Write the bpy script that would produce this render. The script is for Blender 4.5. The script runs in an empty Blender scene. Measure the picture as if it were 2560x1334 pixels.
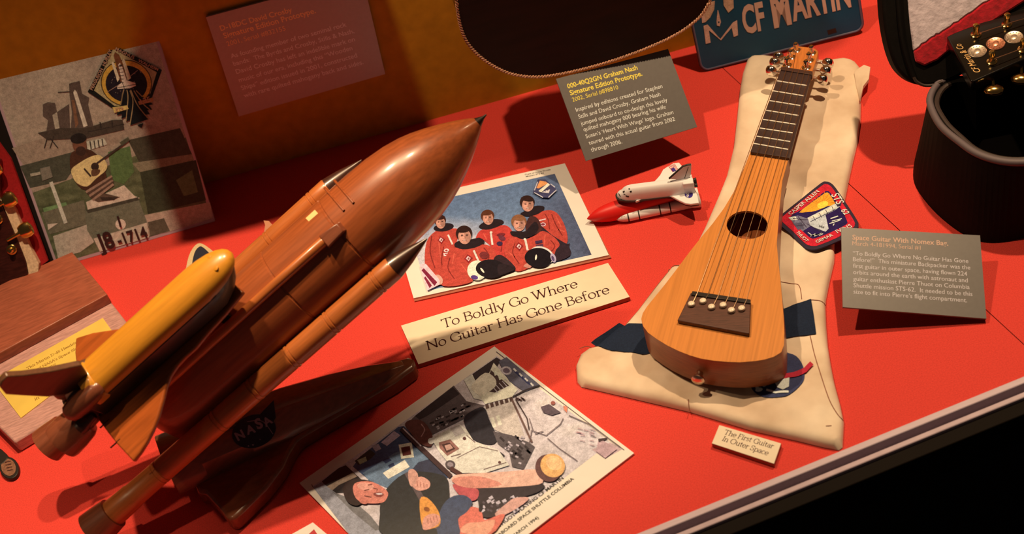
import bpy, bmesh, math, random
from mathutils import Vector, Matrix, noise
from mathutils.geometry import delaunay_2d_cdt

V = Vector
R = math.radians
sc = bpy.context.scene
COL = sc.collection
random.seed(7)

# ---------------------------------------------------------------- camera
F_PX, CX, CY = 3450.0, 1280.0, 667.0
PITCH, ROLL, CAM = R(41), R(16.3), V((0, 0, 1.22))
FW = V((0, math.cos(PITCH), -math.sin(PITCH)))
_r0 = V((1, 0, 0)); _u0 = _r0.cross(FW)
RT = _r0 * math.cos(ROLL) - _u0 * math.sin(ROLL)
UP = _r0 * math.sin(ROLL) + _u0 * math.cos(ROLL)
cam = bpy.data.objects.new('camera', bpy.data.cameras.new('camera'))
COL.objects.link(cam)
m = Matrix((RT, UP, -FW)).transposed().to_4x4(); m.translation = CAM
cam.matrix_world = m
cam.data.sensor_width = 36; cam.data.lens = F_PX * 36 / 2560
cam.data.clip_start = 0.05
cam.data.dof.use_dof = True
cam.data.dof.focus_distance = 1.80
cam.data.dof.aperture_fstop = 5.0
sc.camera = cam

# ---------------------------------------------------------------- world, lamps, exposure
w = bpy.data.worlds.new('world'); sc.world = w; w.use_nodes = True
w.node_tree.nodes['Background'].inputs[0].default_value = (1.0, 0.72, 0.55, 1)
w.node_tree.nodes['Background'].inputs[1].default_value = 0.026
sc.view_settings.view_transform = 'Standard'
sc.view_settings.look = 'None'
sc.view_settings.gamma = 1
sc.view_settings.use_curve_mapping = False
sc.view_settings.exposure = 0.0

def spot(loc, aim, power, size=70, blend=.5, rad=.018, col=(1, .69, .40)):
    l = bpy.data.lights.new('case_spot', 'SPOT'); l.energy = power; l.color = col
    l.spot_size = R(size); l.spot_blend = blend; l.shadow_soft_size = rad
    o = bpy.data.objects.new('case_spot', l); COL.objects.link(o)
    o.location = loc
    o.rotation_euler = (V(aim) - V(loc)).to_track_quat('-Z', 'Y').to_euler()
    return o
spot((-.41, 1.49, 1.45), (-.62, 1.16, 0), 64, 66, .7)
spot((-.10, 1.46, 1.45), (.05, 1.17, 0), 44, 80, .5)
spot((.80, 1.50, 1.45), (.60, 1.42, 0), 70, 60, .6)
spot((-.78, .86, 1.45), (-.74, .98, 0), 24, 34, .8)

# ---------------------------------------------------------------- helpers
def ray(u, v): return FW + (u - CX) / F_PX * RT - (v - CY) / F_PX * UP
def P(u, v, z=0.0):
    d = ray(u, v); return CAM + d * ((z - CAM.z) / d.z)
def hit(u, v, O, n):
    d = ray(u, v); return CAM + d * ((O - CAM).dot(n) / d.dot(n))
class Plane:
    def __init__(s, O, n): s.O = V(O); s.n = V(n).normalized()
    def at(s, u, v): return hit(u, v, s.O, s.n)
    def up(s, h): return Plane(s.O + s.n * h, s.n)
def flat(z): return Plane((0, 0, z), (0, 0, 1))
def cr(k, ox, oy, pts): return [(ox + x / k, oy + y / k) for x, y in pts]
def s2l(c):
    c = c / 255.0
    return c / 12.92 if c <= .04045 else ((c + .055) / 1.055) ** 2.4
WREF = (240, 212, 165)
def ink(r, g, b, ref=WREF, k=.85):
    return tuple(min(.92, max(.006, s2l(c) / s2l(q) * k)) for c, q in zip((r, g, b), ref))

MATS = {}
def mat(name, col, rough=.5, spec=.5, metal=0.0, coat=0.0, var=0.0, scale=40, stretch=(1, 1, 1), bump=0.0, alpha=None, trans=0.0, sheen=0.0, rot=(0, 0, 0), col2=None, band=0.0, detail=4):
    if name in MATS: return MATS[name]
    M = bpy.data.materials.new(name); M.use_nodes = True
    nt = M.node_tree; b = nt.nodes['Principled BSDF']
    b.inputs['Base Color'].default_value = (*col, 1)
    b.inputs['Roughness'].default_value = rough
    b.inputs['Specular IOR Level'].default_value = spec
    b.inputs['Metallic'].default_value = metal
    b.inputs['Coat Weight'].default_value = coat
    b.inputs['Coat Roughness'].default_value = .12
    b.inputs['Transmission Weight'].default_value = trans
    b.inputs['Sheen Weight'].default_value = sheen
    if var or bump or band:
        tc = nt.nodes.new('ShaderNodeTexCoord'); mp = nt.nodes.new('ShaderNodeMapping')
        mp.vector_type = 'TEXTURE'; mp.inputs['Scale'].default_value = tuple(1 / q for q in stretch); mp.inputs['Rotation'].default_value = rot
        nt.links.new(tc.outputs['Object'], mp.inputs['Vector'])
        nz = nt.nodes.new('ShaderNodeTexNoise'); nz.inputs['Scale'].default_value = scale
        nz.inputs['Detail'].default_value = detail
        nt.links.new(mp.outputs[0], nz.inputs['Vector'])
        if var:
            rp = nt.nodes.new('ShaderNodeValToRGB')
            c2 = col2 or tuple(c * (1 - var) for c in col)
            rp.color_ramp.elements[0].color = (*c2, 1); rp.color_ramp.elements[0].position = .3
            rp.color_ramp.elements[1].color = (*[min(1, c * (1 + var * .4)) for c in col], 1); rp.color_ramp.elements[1].position = .7
            nt.links.new(nz.outputs['Fac'], rp.inputs[0]); nt.links.new(rp.outputs[0], b.inputs['Base Color'])
        if bump:
            bp = nt.nodes.new('ShaderNodeBump'); bp.inputs['Strength'].default_value = bump; bp.inputs['Distance'].default_value = .002
            nt.links.new(nz.outputs['Fac'], bp.inputs['Height']); nt.links.new(bp.outputs[0], b.inputs['Normal'])
    MATS[name] = M
    return M
def print_mat(name, rough=.35, spec=.4):
    if name in MATS: return MATS[name]
    M = bpy.data.materials.new(name); M.use_nodes = True; nt = M.node_tree; b = nt.nodes['Principled BSDF']
    at = nt.nodes.new('ShaderNodeAttribute'); at.attribute_name = 'ink'
    tc = nt.nodes.new('ShaderNodeTexCoord'); nz = nt.nodes.new('ShaderNodeTexNoise'); nz.inputs['Scale'].default_value = 160; nz.inputs['Detail'].default_value = 3
    nt.links.new(tc.outputs['Object'], nz.inputs['Vector'])
    mr = nt.nodes.new('ShaderNodeMapRange'); mr.inputs['From Min'].default_value = .3; mr.inputs['From Max'].default_value = .7
    mr.inputs['To Min'].default_value = .8; mr.inputs['To Max'].default_value = 1.15
    nt.links.new(nz.outputs['Fac'], mr.inputs['Value'])
    n2 = nt.nodes.new('ShaderNodeTexNoise'); n2.inputs['Scale'].default_value = 800; n2.inputs['Detail'].default_value = 2
    nt.links.new(tc.outputs['Object'], n2.inputs['Vector'])
    m2_ = nt.nodes.new('ShaderNodeMapRange'); m2_.inputs['From Min'].default_value = .3; m2_.inputs['From Max'].default_value = .7
    m2_.inputs['To Min'].default_value = .78; m2_.inputs['To Max'].default_value = 1.2
    nt.links.new(n2.outputs['Fac'], m2_.inputs['Value'])
    mm = nt.nodes.new('ShaderNodeMath'); mm.operation = 'MULTIPLY'; nt.links.new(mr.outputs[0], mm.inputs[0]); nt.links.new(m2_.outputs[0], mm.inputs[1])
    mx = nt.nodes.new('ShaderNodeVectorMath'); mx.operation = 'SCALE'
    nt.links.new(at.outputs['Color'], mx.inputs[0]); nt.links.new(mm.outputs[0], mx.inputs['Scale'])
    nt.links.new(mx.outputs[0], b.inputs['Base Color'])
    b.inputs['Roughness'].default_value = rough; b.inputs['Specular IOR Level'].default_value = spec
    MATS[name] = M; return M

def thing(name, label, cat, loc=(0, 0, 0), group=None):
    o = bpy.data.objects.new(name, None); COL.objects.link(o); o.location = V(loc)
    o.empty_display_size = .02
    o['label'] = label; o['category'] = cat
    if group: o['group'] = group
    return o
def root_loc(p):
    l = V((0, 0, 0))
    while p is not None: l += p.location; p = p.parent
    return l
def link(name, me, mt, parent=None, smooth=False, label=None, smooth_angle=None):
    o = bpy.data.objects.new(name, me); COL.objects.link(o)
    if mt is not None:
        for q in (mt if isinstance(mt, (list, tuple)) else [mt]): me.materials.append(q)
    if parent is not None:
        l = root_loc(parent); me.transform(Matrix.Translation(-l)); o.parent = parent
    if smooth:
        for p in me.polygons: p.use_smooth = True
    if smooth_angle is not None:
        me.set_sharp_from_angle(angle=R(smooth_angle))
    if label: o['label'] = label
    return o
def recenter(o, p):
    o.data.transform(Matrix.Translation(-(V(p) - root_loc(o)))); o.location = o.location + (V(p) - root_loc(o))
def obj(name, verts, faces, mt, parent=None, smooth=False, label=None, bevel=0, seg=2, angle=35, midx=None, fix=True):
    me = bpy.data.meshes.new(name); me.from_pydata([tuple(v) for v in verts], [], faces)
    if fix:
        bm = bmesh.new(); bm.from_mesh(me); bmesh.ops.recalc_face_normals(bm, faces=bm.faces); bm.to_mesh(me); bm.free()
    o = link(name, me, mt, parent, smooth, label, 40 if smooth else None)
    if midx:
        for p, i in zip(me.polygons, midx): p.material_index = i
    if bevel:
        b = o.modifiers.new('bevel', 'BEVEL'); b.width = bevel; b.segments = seg; b.limit_method = 'ANGLE'; b.angle_limit = R(angle)
        b.harden_normals = False
        for p in me.polygons: p.use_smooth = True
        me.set_sharp_from_angle(angle=R(50))
    return o
def tag_struct(o): o['kind'] = 'structure'; return o
def prism_vf(top, off):
    n = len(top)
    offs = off if isinstance(off, list) else [off] * n
    vs = [V(p) for p in top] + [V(p) + V(q) for p, q in zip(top, offs)]
    fs = [list(range(n)), list(range(2 * n - 1, n - 1, -1))] + [[i, i + n, (i + 1) % n + n, (i + 1) % n] for i in range(n)]
    return vs, fs
def prism(name, top, off, mt, parent=None, bevel=0, **k):
    vs, fs = prism_vf(top, off)
    return obj(name, vs, fs, mt, parent, bevel=bevel, **k)
def card(name, pl, px, thick, mt, parent=None, bevel=0, **k):
    "a flat board whose top face is the pixel outline seen on plane pl"
    return prism(name, [pl.at(*p) for p in px], -pl.n * thick, mt, parent, bevel=bevel, **k)
def join(parts):
    vs, fs = [], []
    for v, f in parts:
        n = len(vs); vs += list(v); fs += [[i + n for i in q] for q in f]
    return vs, fs
def basis(d):
    d = V(d).normalized(); x = d.orthogonal().normalized(); return x, d.cross(x), d
def tube_vf(pts, rad, seg=10, closed=False, caps=True):
    pts = [V(p) for p in pts]; n = len(pts); rs = rad if isinstance(rad, (list, tuple)) else [rad] * n
    vs, fs = [], []; x = None
    for i, p in enumerate(pts):
        t = (pts[(i + 1) % n] if (closed or i < n - 1) else p) - (pts[i - 1] if (closed or i > 0) else p)
        t.normalize()
        if x is None: x = t.orthogonal().normalized()
        x = (x - t * x.dot(t)).normalized(); y = t.cross(x)
        vs += [p + (x * math.cos(2 * math.pi * k / seg) + y * math.sin(2 * math.pi * k / seg)) * rs[i] for k in range(seg)]
    for i in range(n if closed else n - 1):
        a, b = i * seg, ((i + 1) % n) * seg
        fs += [[a + k, a + (k + 1) % seg, b + (k + 1) % seg, b + k] for k in range(seg)]
    if caps and not closed: fs += [list(range(seg))[::-1], list(range((n - 1) * seg, n * seg))]
    return vs, fs
def lathe_vf(O, axis, prof, seg=32, sx=1, sy=1, xdir=None):
    x, y, d = basis(axis)
    if xdir is not None:
        x = V(xdir); x = (x - d * x.dot(d)).normalized(); y = d.cross(x)
    O = V(O); vs, fs = [], []
    for t, r in prof:
        r = max(r, 1e-5)
        vs += [O + d * t + (x * math.cos(2 * math.pi * k / seg) * sx + y * math.sin(2 * math.pi * k / seg) * sy) * r for k in range(seg)]
    for i in range(len(prof) - 1):
        a, b = i * seg, (i + 1) * seg
        fs += [[a + k, a + (k + 1) % seg, b + (k + 1) % seg, b + k] for k in range(seg)]
    fs += [list(range(seg))[::-1], list(range((len(prof) - 1) * seg, len(prof) * seg))]
    return vs, fs
def lathe(name, O, axis, prof, mt, parent=None, seg=32, **k):
    vs, fs = lathe_vf(O, axis, prof, seg); return obj(name, vs, fs, mt, parent, smooth=True, **k)
def tube(name, pts, rad, mt, parent=None, seg=10, **k):
    vs, fs = tube_vf(pts, rad, seg); return obj(name, vs, fs, mt, parent, smooth=True, **k)
def smooth_path(pts, n=4, closed=False):
    "Catmull-Rom through the points"
    pts = [V(p) for p in pts]; N = len(pts); out = []
    for i in range(N if closed else N - 1):
        g = (lambda j: pts[j % N]) if closed else (lambda j: pts[min(max(j, 0), N - 1)])
        a, b, c, d = g(i - 1), g(i), g(i + 1), g(i + 2)
        for k in range(n):
            t = k / n
            out.append(.5 * ((2 * b) + (c - a) * t + (2 * a - 5 * b + 4 * c - d) * t * t + (3 * b - a - 3 * c + d) * t ** 3))
    if not closed: out.append(pts[-1])
    return out
def spx(px, n=4, closed=True): return [(p.x, p.y) for p in smooth_path([V((x, y, 0)) for x, y in px], n, closed)]
def ell(cx, cy, rx, ry, rot=0, n=28, a0=0, a1=360):
    c, s = math.cos(R(rot)), math.sin(R(rot)); out = []
    full = a1 - a0 == 360
    for i in range(n if full else n + 1):
        t = R(a0 + (a1 - a0) * i / n); x, y = rx * math.cos(t), ry * math.sin(t)
        out.append((cx + x * c - y * s, cy + x * s + y * c))
    return out
def line_px(pts, wd):
    "polygon ribbon of width wd along pixel path"
    n = len(pts); L, Rr = [], []
    for i, (x, y) in enumerate(pts):
        x0, y0 = pts[max(i - 1, 0)]; x1, y1 = pts[min(i + 1, n - 1)]
        dx, dy = x1 - x0, y1 - y0; l = math.hypot(dx, dy) or 1; nx, ny = -dy / l * wd / 2, dx / l * wd / 2
        L.append((x + nx, y + ny)); Rr.append((x - nx, y - ny))
    return L + Rr[::-1]
class Art:
    "printed artwork: flat inked shapes, each layer a hair above the one before"
    def __init__(s, pl, ref=WREF, k=.85, step=3e-5, base=5e-5, m=None):
        s.pl, s.ref, s.k, s.step, s.h, s.m = pl, ref, k, step, base, m
        s.v, s.f, s.c = [], [], []
    def poly(s, px, col, up=True, col2=None):
        if s.m: px = [s.m(*p) for p in px]
        q = s.pl.up(s.h); i = len(s.v)
        s.v += [q.at(*p) for p in px]; s.f.append(list(range(i, len(s.v))))
        c = ink(*col, s.ref, s.k); s.c.append([c] * len(px) if not callable(col2) else [ink(*col2(*p), s.ref, s.k) for p in px])
        if up: s.h += s.step
    def group(s, polys, col):
        for p in polys: s.poly(p, col, up=False)
        s.h += s.step
    def grid(s, quad, nx, ny, fn):
        "quad TL TR BR BL in pixels, fn(u,v)->colour, smooth gradients of ink"
        if s.m: quad = [s.m(*p) for p in quad]
        q = s.pl.up(s.h); c3 = [q.at(*p) for p in quad]
        i0 = len(s.v); cols = []
        for j in range(ny + 1):
            for i in range(nx + 1):
                u, v = i / nx, j / ny
                s.v.append((c3[0] * (1 - u) + c3[1] * u) * (1 - v) + (c3[3] * (1 - u) + c3[2] * u) * v)
                cols.append(ink(*fn(u, v), s.ref, s.k))
        for j in range(ny):
            for i in range(nx):
                a = j * (nx + 1) + i; f = [a, a + 1, a + nx + 2, a + nx + 1]
                s.f.append([i0 + t for t in f]); s.c.append([cols[t] for t in f])
        s.h += s.step
    def build(s, name, parent, rough=.35, spec=.4, label=None):
        me = bpy.data.meshes.new(name); me.from_pydata([tuple(v) for v in s.v], [], s.f)
        at = me.color_attributes.new('ink', 'FLOAT_COLOR', 'CORNER')
        i = 0
        for f in s.c:
            for c in f: at.data[i].color = (*c, 1); i += 1
        flip = []
        for p in me.polygons:
            if p.normal.dot(s.pl.n) < 0: flip.append(p.index)
        if flip:
            bm = bmesh.new(); bm.from_mesh(me); bm.faces.ensure_lookup_table()
            bmesh.ops.reverse_faces(bm, faces=[bm.faces[j] for j in flip]); bm.to_mesh(me); bm.free()
        return link(name, me, print_mat('print_%d_%d' % (rough * 100, spec * 100), rough, spec), parent, label=label)

# ---------------------------------------------------------------- lettering
def font_mesh(s, bold=0.0, ext=0.0, shear=0.0):
    cu = bpy.data.curves.new('t', 'FONT'); cu.body = s; cu.size = 1; cu.offset = bold; cu.shear = shear; cu.resolution_u = 3
    o = bpy.data.objects.new('t', cu); COL.objects.link(o)
    dg = bpy.context.evaluated_depsgraph_get(); me = bpy.data.meshes.new_from_object(o.evaluated_get(dg))
    bpy.data.objects.remove(o); bpy.data.curves.remove(cu)
    vs = [v.co.copy() for v in me.vertices]; fs = [list(p.vertices) for p in me.polygons]
    bpy.data.meshes.remove(me); return vs, fs
def place_text(vf, pl, a, b, lift=1.5e-4, ysc=1.0, m=None, height=None):
    "maps text so its baseline runs from pixel a to pixel b on plane pl"
    vs, fs = vf
    if m: a, b = m(*a), m(*b)
    q = pl.up(lift); A, B = q.at(*a), q.at(*b)
    x0 = min(v.x for v in vs); x1 = max(v.x for v in vs)
    L = (B - A).length; X = (B - A) / L; Y = pl.n.cross(X).normalized(); k = L / (x1 - x0)
    ky = k * ysc if height is None else height
    return [A + X * ((v.x - x0) * k) + Y * (v.y * ky) for v in vs], fs
def lettering(name, lines, pl, mt, parent, m=None, bold=0.0, ysc=1.0, lift=1.5e-4, font=None, label=None, shear=0):
    parts = []
    for t in lines:
        s, a, b = t[:3]; o = t[3] if len(t) > 3 else {}
        vf = (font or font_mesh)(s, o.get('bold', bold)) if font else font_mesh(s, o.get('bold', bold), shear=shear)
        parts.append(place_text(vf, pl, a, b, lift, o.get('ysc', ysc), m))
    vs, fs = join(parts)
    return obj(name, vs, fs, mt, parent, label=label, fix=False)

# a small book face drawn with a broad pen: heavy stems, fine cross strokes, bracket serifs
def _l(*p): return [V((p[i], p[i + 1], 0)) for i in range(0, len(p), 2)]
def _a(cx, cy, rx, ry, a0, a1, n=14): return [V((cx + rx * math.cos(R(a0 + (a1 - a0) * i / n)), cy + ry * math.sin(R(a0 + (a1 - a0) * i / n)), 0)) for i in range(n + 1)]
XH, CAPH, ASC, DSC = .46, .70, .74, -.22
def sf(x, y, w=.17): return _l(x - w / 2, y, x + w / 2, y)
G = {
 ' ': (.26, []),
 'T': (.62, [_l(.31, 0, .31, .7), _l(.02, .69, .60, .69), sf(.31, .01), _l(.02, .70, .02, .60), _l(.60, .70, .60, .60)]),
 'B': (.58, [_l(.12, 0, .12, .7), _l(.04, .69, .30, .69), _a(.30, .53, .18, .16, 90, -90), _l(.12, .37, .32, .37), _a(.32, .185, .20, .185, 90, -90), _l(.04, .01, .32, .01)]),
 'G': (.72, [_a(.38, .35, .33, .35, 48, 325, 22), _l(.645, .02, .645, .30), _l(.50, .30, .70, .30), _l(.60, .62, .62, .50)]),
 'W': (.98, [_l(.07, .69, .28, .02), _l(.28, .02, .49, .69), _l(.45, .69, .68, .02), _l(.68, .02, .90, .69), sf(.07, .69), sf(.48, .69, .2), sf(.90, .69)]),
 'N': (.74, [_l(.11, 0, .11, .7), _l(.11, .69, .62, .02), _l(.62, .02, .62, .7), sf(.11, .01), sf(.62, .69), _l(.02, .69, .11, .69)]),
 'H': (.74, [_l(.12, 0, .12, .7), _l(.61, 0, .61, .7), _l(.12, .36, .61, .36), sf(.12, .01), sf(.12, .69), sf(.61, .01), sf(.61, .69)]),
 'F': (.52, [_l(.12, 0, .12, .7), _l(.03, .69, .48, .69), _l(.12, .37, .40, .37), sf(.12, .01), _l(.48, .70, .48, .58)]),
 'I': (.26, [_l(.13, 0, .13, .7), sf(.13, .01), sf(.13, .69)]),
 'O': (.78, [_a(.39, .35, .34, .35, 0, 360, 28)]),
 'S': (.50, [_a(.25, .52, .18, .17, 30, 250, 14), _a(.24, .18, .20, .18, 80, -150, 14), _l(.42, .66, .42, .55), _l(.05, .04, .05, .16)]),
 'M': (.84, [_l(.12, 0, .12, .7), _l(.12, .7, .42, .04), _l(.42, .04, .72, .7), _l(.72, 0, .72, .7), sf(.12, .01), sf(.72, .01), sf(.09, .69, .12), sf(.75, .69, .12)]),
 'D': (.70, [_l(.12, 0, .12, .7), _l(.03, .69, .30, .69), _a(.30, .35, .33, .34, 90, -90, 18), _l(.03, .01, .30, .01)]),
 'A': (.68, [_l(.08, .01, .34, .7), _l(.34, .7, .60, .01), _l(.18, .25, .50, .25), sf(.08, .01), sf(.60, .01)]),
 'C': (.66, [_a(.36, .35, .31, .35, 45, 318, 22), _l(.58, .66, .58, .52)]),
 '4': (.5, [_l(.36, 0, .36, .7), _l(.36, .7, .04, .2), _l(.04, .2, .46, .2), sf(.36, .01)]),
 '5': (.5, [_l(.12, .69, .42, .69), _l(.12, .69, .11, .40), _a(.23, .22, .2, .21, 125, -145, 16)]),
 '-': (.34, [_l(.04, .26, .30, .26)]),
 "'": (.16, [_l(.08, .72, .08, .58)]),
 'o': (.50, [_a(.25, .23, .205, .23, 0, 360, 24)]),
 'l': (.26, [_l(.13, 0, .13, .74), sf(.13, .01), _l(.04, .73, .13, .73)]),
 'd': (.54, [_a(.25, .23, .20, .23, 35, 325, 20), _l(.43, 0, .43, .74), _l(.35, .73, .43, .73), _l(.43, .01, .51, .01)]),
 'y': (.50, [_l(.05, .45, .26, .02), _a(.10, -.02, .17, .19, 10, -80, 8), _l(.26, .02, .46, .45), sf(.05, .45, .14), sf(.45, .45, .12)]),
 'h': (.56, [_l(.12, 0, .12, .74), _a(.28, .28, .16, .18, 180, 0, 14), _l(.44, .28, .44, 0), sf(.12, .01), sf(.44, .01), _l(.04, .73, .12, .73)]),
 'e': (.47, [_a(.24, .23, .195, .23, 0, 320, 22), _l(.045, .24, .435, .24)]),
 'r': (.38, [_l(.12, 0, .12, .46), _a(.27, .30, .15, .15, 175, 50, 10), sf(.12, .01), _l(.04, .45, .12, .45)]),
 'u': (.56, [_l(.12, .46, .12, .18), _a(.28, .18, .16, .18, 180, 350, 14), _l(.44, .46, .44, 0), _l(.04, .45, .12, .45), _l(.36, .45, .44, .45), _l(.44, .01, .52, .01)]),
 'i': (.26, [_l(.13, 0, .13, .46), sf(.13, .01), _l(.05, .45, .13, .45), _l(.13, .60, .13, .68)]),
 't': (.34, [_l(.14, .60, .14, .10), _a(.22, .10, .08, .09, 180, 320, 8), _l(.02, .45, .30, .45)]),
 'a': (.47, [_a(.22, .30, .15, .16, 150, 0, 12), _l(.37, .30, .37, 0), _a(.20, .125, .16, .125, 60, 330, 16), _l(.37, .01, .44, .01)]),
 's': (.38, [_a(.19, .34, .12, .115, 30, 250, 12), _a(.185, .12, .14, .12, 80, -150, 12)]),
 'n': (.56, [_l(.12, 0, .12, .46), _a(.28, .28, .16, .18, 180, 0, 14), _l(.44, .28, .44, 0), sf(.12, .01), sf(.44, .01), _l(.04, .45, .12, .45)]),
 'm': (.84, [_l(.12, 0, .12, .46), _a(.265, .29, .145, .17, 180, 0, 12), _l(.41, .29, .41, 0), _a(.555, .29, .145, .17, 180, 0, 12), _l(.70, .29, .70, 0), sf(.12, .01), sf(.41, .01), sf(.70, .01), _l(.04, .45, .12, .45)]),
 'f': (.36, [_l(.13, 0, .13, .56), _a(.26, .57, .13, .16, 180, 40, 10), _l(.03, .45, .29, .45), sf(.13, .01)]),
 'p': (.54, [_l(.12, -.22, .12, .46), _a(.29, .23, .20, .23, 145, -145, 18), sf(.12, -.21), _l(.04, .45, .12, .45)]),
 'c': (.44, [_a(.24, .23, .195, .23, 50, 315, 18)]),
 'k': (.54, [_l(.12, 0, .12, .74), _l(.44, .45, .13, .20), _l(.20, .26, .46, .01), sf(.12, .01), sf(.46, .01, .14), sf(.42, .45, .12), _l(.04, .73, .12, .73)]),
 'b': (.54, [_l(.12, 0, .12, .74), _a(.29, .23, .20, .23, 145, -145, 18), _l(.04, .73, .12, .73)]),
 'w': (.72, [_l(.05, .45, .20, .02), _l(.20, .02, .35, .45), _l(.33, .45, .50, .02), _l(.50, .02, .65, .45), sf(.05, .45, .14), sf(.65, .45, .14)]),
}
def pen_text(thin, thick):
    def f(s, bold=0.0):
        vs, fs, x = [], [], 0.0
        for ch in s:
            wd, st = G[ch]
            for p in st:
                n = len(p); i0 = len(vs)
                closed = (p[0] - p[-1]).length < 1e-6
                for i in range(n):
                    a = p[i - 1] if i > 0 else (p[-2] if closed else p[i]); b = p[i + 1] if i < n - 1 else (p[1] if closed else p[i])
                    t = (b - a).normalized(); nn = V((-t.y, t.x, 0))
                    # broad pen held at a slight slant
                    h = (thin + (thick - thin) * abs(t.y * .97 - t.x * .24) ** 1.3) / 2
                    ex = V((0, 0, 0))
                    if not closed and i == 0: ex = -t * thin * .5
                    if not closed and i == n - 1: ex = t * thin * .5
                    vs += [p[i] + nn * h + V((x, 0, 0)) + ex, p[i] - nn * h + V((x, 0, 0)) + ex]
                fs += [[i0 + 2 * i + 1, i0 + 2 * i + 3, i0 + 2 * i + 2, i0 + 2 * i] for i in range(n - 1)]
            x += wd
        return vs, fs
    return f

# ---------------------------------------------------------------- the display case
Z = V((0, 0, 1))
M_felt = mat('red_felt', ink(226, 62, 40), rough=.8, spec=.2, var=.20, scale=650, bump=.3, detail=3)
M_wall = mat('ochre_wall', (.46, .24, .015), rough=.7, spec=.15, var=.15, scale=60)
M_black = mat('black_panel', (.006, .005, .004), rough=.5, spec=.3, var=.3, scale=50)
M_dark = mat('dark_carpet', (.004, .003, .003), rough=.9, spec=.05, var=.4, scale=200)
M_rail = mat('brushed_rail', ink(205, 165, 140), rough=.45, spec=.5, var=.12, scale=60, stretch=(1, 30, 30))
M_railedge = mat('dark_bronze_rail', (.006, .0035, .002), rough=.7, spec=.1); M_rail2 = mat('dull_rail', ink(195, 155, 130), rough=.5, spec=.4, var=.12, scale=60)

def wall_y(x): return 1.800 - .018 * (x + .41)
A0, B0 = P(1640, 1316), P(2560, 942)
rd = (B0 - A0).normalized(); rn = V((rd.y, -rd.x, 0))        # along the front rail, and out of the case
def rail_pt(s, out, z): p = A0 + rd * s + rn * out; return V((p.x, p.y, z))
sa, sb = P(2125, 455), P(2560, 860); sdir = (sb - sa).normalized(); sn = V((sdir.y, -sdir.x, 0))
s_far = sa - sdir * .45
den = sdir.cross(rd).z
s_near = sa + sdir * ((A0 - sa).cross(rd).z / den)
L0, L1 = rail_pt(-1.2, 0, 0), rail_pt(1.1, 0, 0)
g = .0005
fl = [[L0, s_near + sn * -g, s_far + sn * -g, V((-1.3, wall_y(-1.3), 0))],
      [s_near + sn * g, L1, V((1.2, wall_y(1.2), 0)), s_far + sn * g]]
if (fl[0][1] - L0).dot(rd) < 0: pass
# keep the far ends on the wall
for f_, i in ((fl[0], 2), (fl[1], 3)):
    q = f_[i]; tt = (q.y - wall_y(q.x)); f_[i] = V((q.x, wall_y(q.x), 0))
vs, fs = join([prism_vf(f_, V((0, 0, -.02))) for f_ in fl])
tag_struct(obj('floor', vs, fs, M_felt))
xs = (-1.35, 1.3)
tag_struct(prism('wall_back', [V((xs[0], wall_y(xs[0]), -.1)), V((xs[1], wall_y(xs[1]), -.1)), V((xs[1], wall_y(xs[1]), 1.0)), V((xs[0], wall_y(xs[0]), 1.0))], V((0, .02, 0)), M_wall))
def rail(name, o0, o1, z0, z1, m_):
    vs, fs = prism_vf([rail_pt(-1.2, o0, z1), rail_pt(-1.2, o1, z1), rail_pt(1.1, o1, z1), rail_pt(1.1, o0, z1)], V((0, 0, z0 - z1)))
    return tag_struct(obj(name, vs, fs, m_, bevel=.0012))
rail('trim_1', .0005, .0095, -.02, .0025, M_rail)
rail('trim_2', .0095, .0185, -.02, -.012, M_dark)
rail('trim_3', .0185, .0255, -.02, .0005, M_rail2)
rail('trim_4', .0255, .043, -.05, -.004, M_railedge)
vs, fs = prism_vf([rail_pt(-1.2, .002, -.0505), rail_pt(-1.2, .040, -.0505), rail_pt(1.1, .040, -.0505), rail_pt(1.1, .002, -.0505)], V((0, 0, -.55)))
tag_struct(obj('wall_front', vs, fs, M_black))
tag_struct(prism('floor_room', [V((-2, -1.2, -.6)), V((2, -1.2, -.6)), V((2, 2, -.6)), V((-2, 2, -.6))], V((0, 0, -.02)), M_dark))

# ---------------------------------------------------------------- materials
M_paper = mat('white_paper', ink(240, 212, 165), rough=.45, spec=.4, var=.04, scale=30)
M_cream = mat('cream_board', ink(238, 200, 140), rough=.5, spec=.4, var=.05, scale=40)
M_cream_edge = mat('board_edge_brown', ink(170, 85, 50), rough=.6)
M_gray = mat('grey_card', (.135, .128, .128), rough=.42, spec=.5, var=.06, scale=200)
M_yellow = mat('yellow_ink', ink(248, 205, 60), rough=.5)
M_palegold = mat('pale_gold_ink', ink(250, 190, 110), rough=.5)
M_tanink = mat('tan_ink', ink(205, 150, 105), rough=.5)
M_white = mat('white_ink', ink(235, 215, 185), rough=.5)
M_palegray = mat('pale_grey_ink', ink(205, 180, 150), rough=.5)
M_maroon = mat('maroon_ink', ink(75, 28, 18), rough=.5)
M_blackink = mat('black_ink', (.012, .01, .01), rough=.5)
M_acrylic = mat('acrylic_edge', ink(200, 160, 140), rough=.25, var=.05, scale=30)
M_wire = mat('steel_wire', (.25, .24, .22), rough=.3, metal=1)

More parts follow.
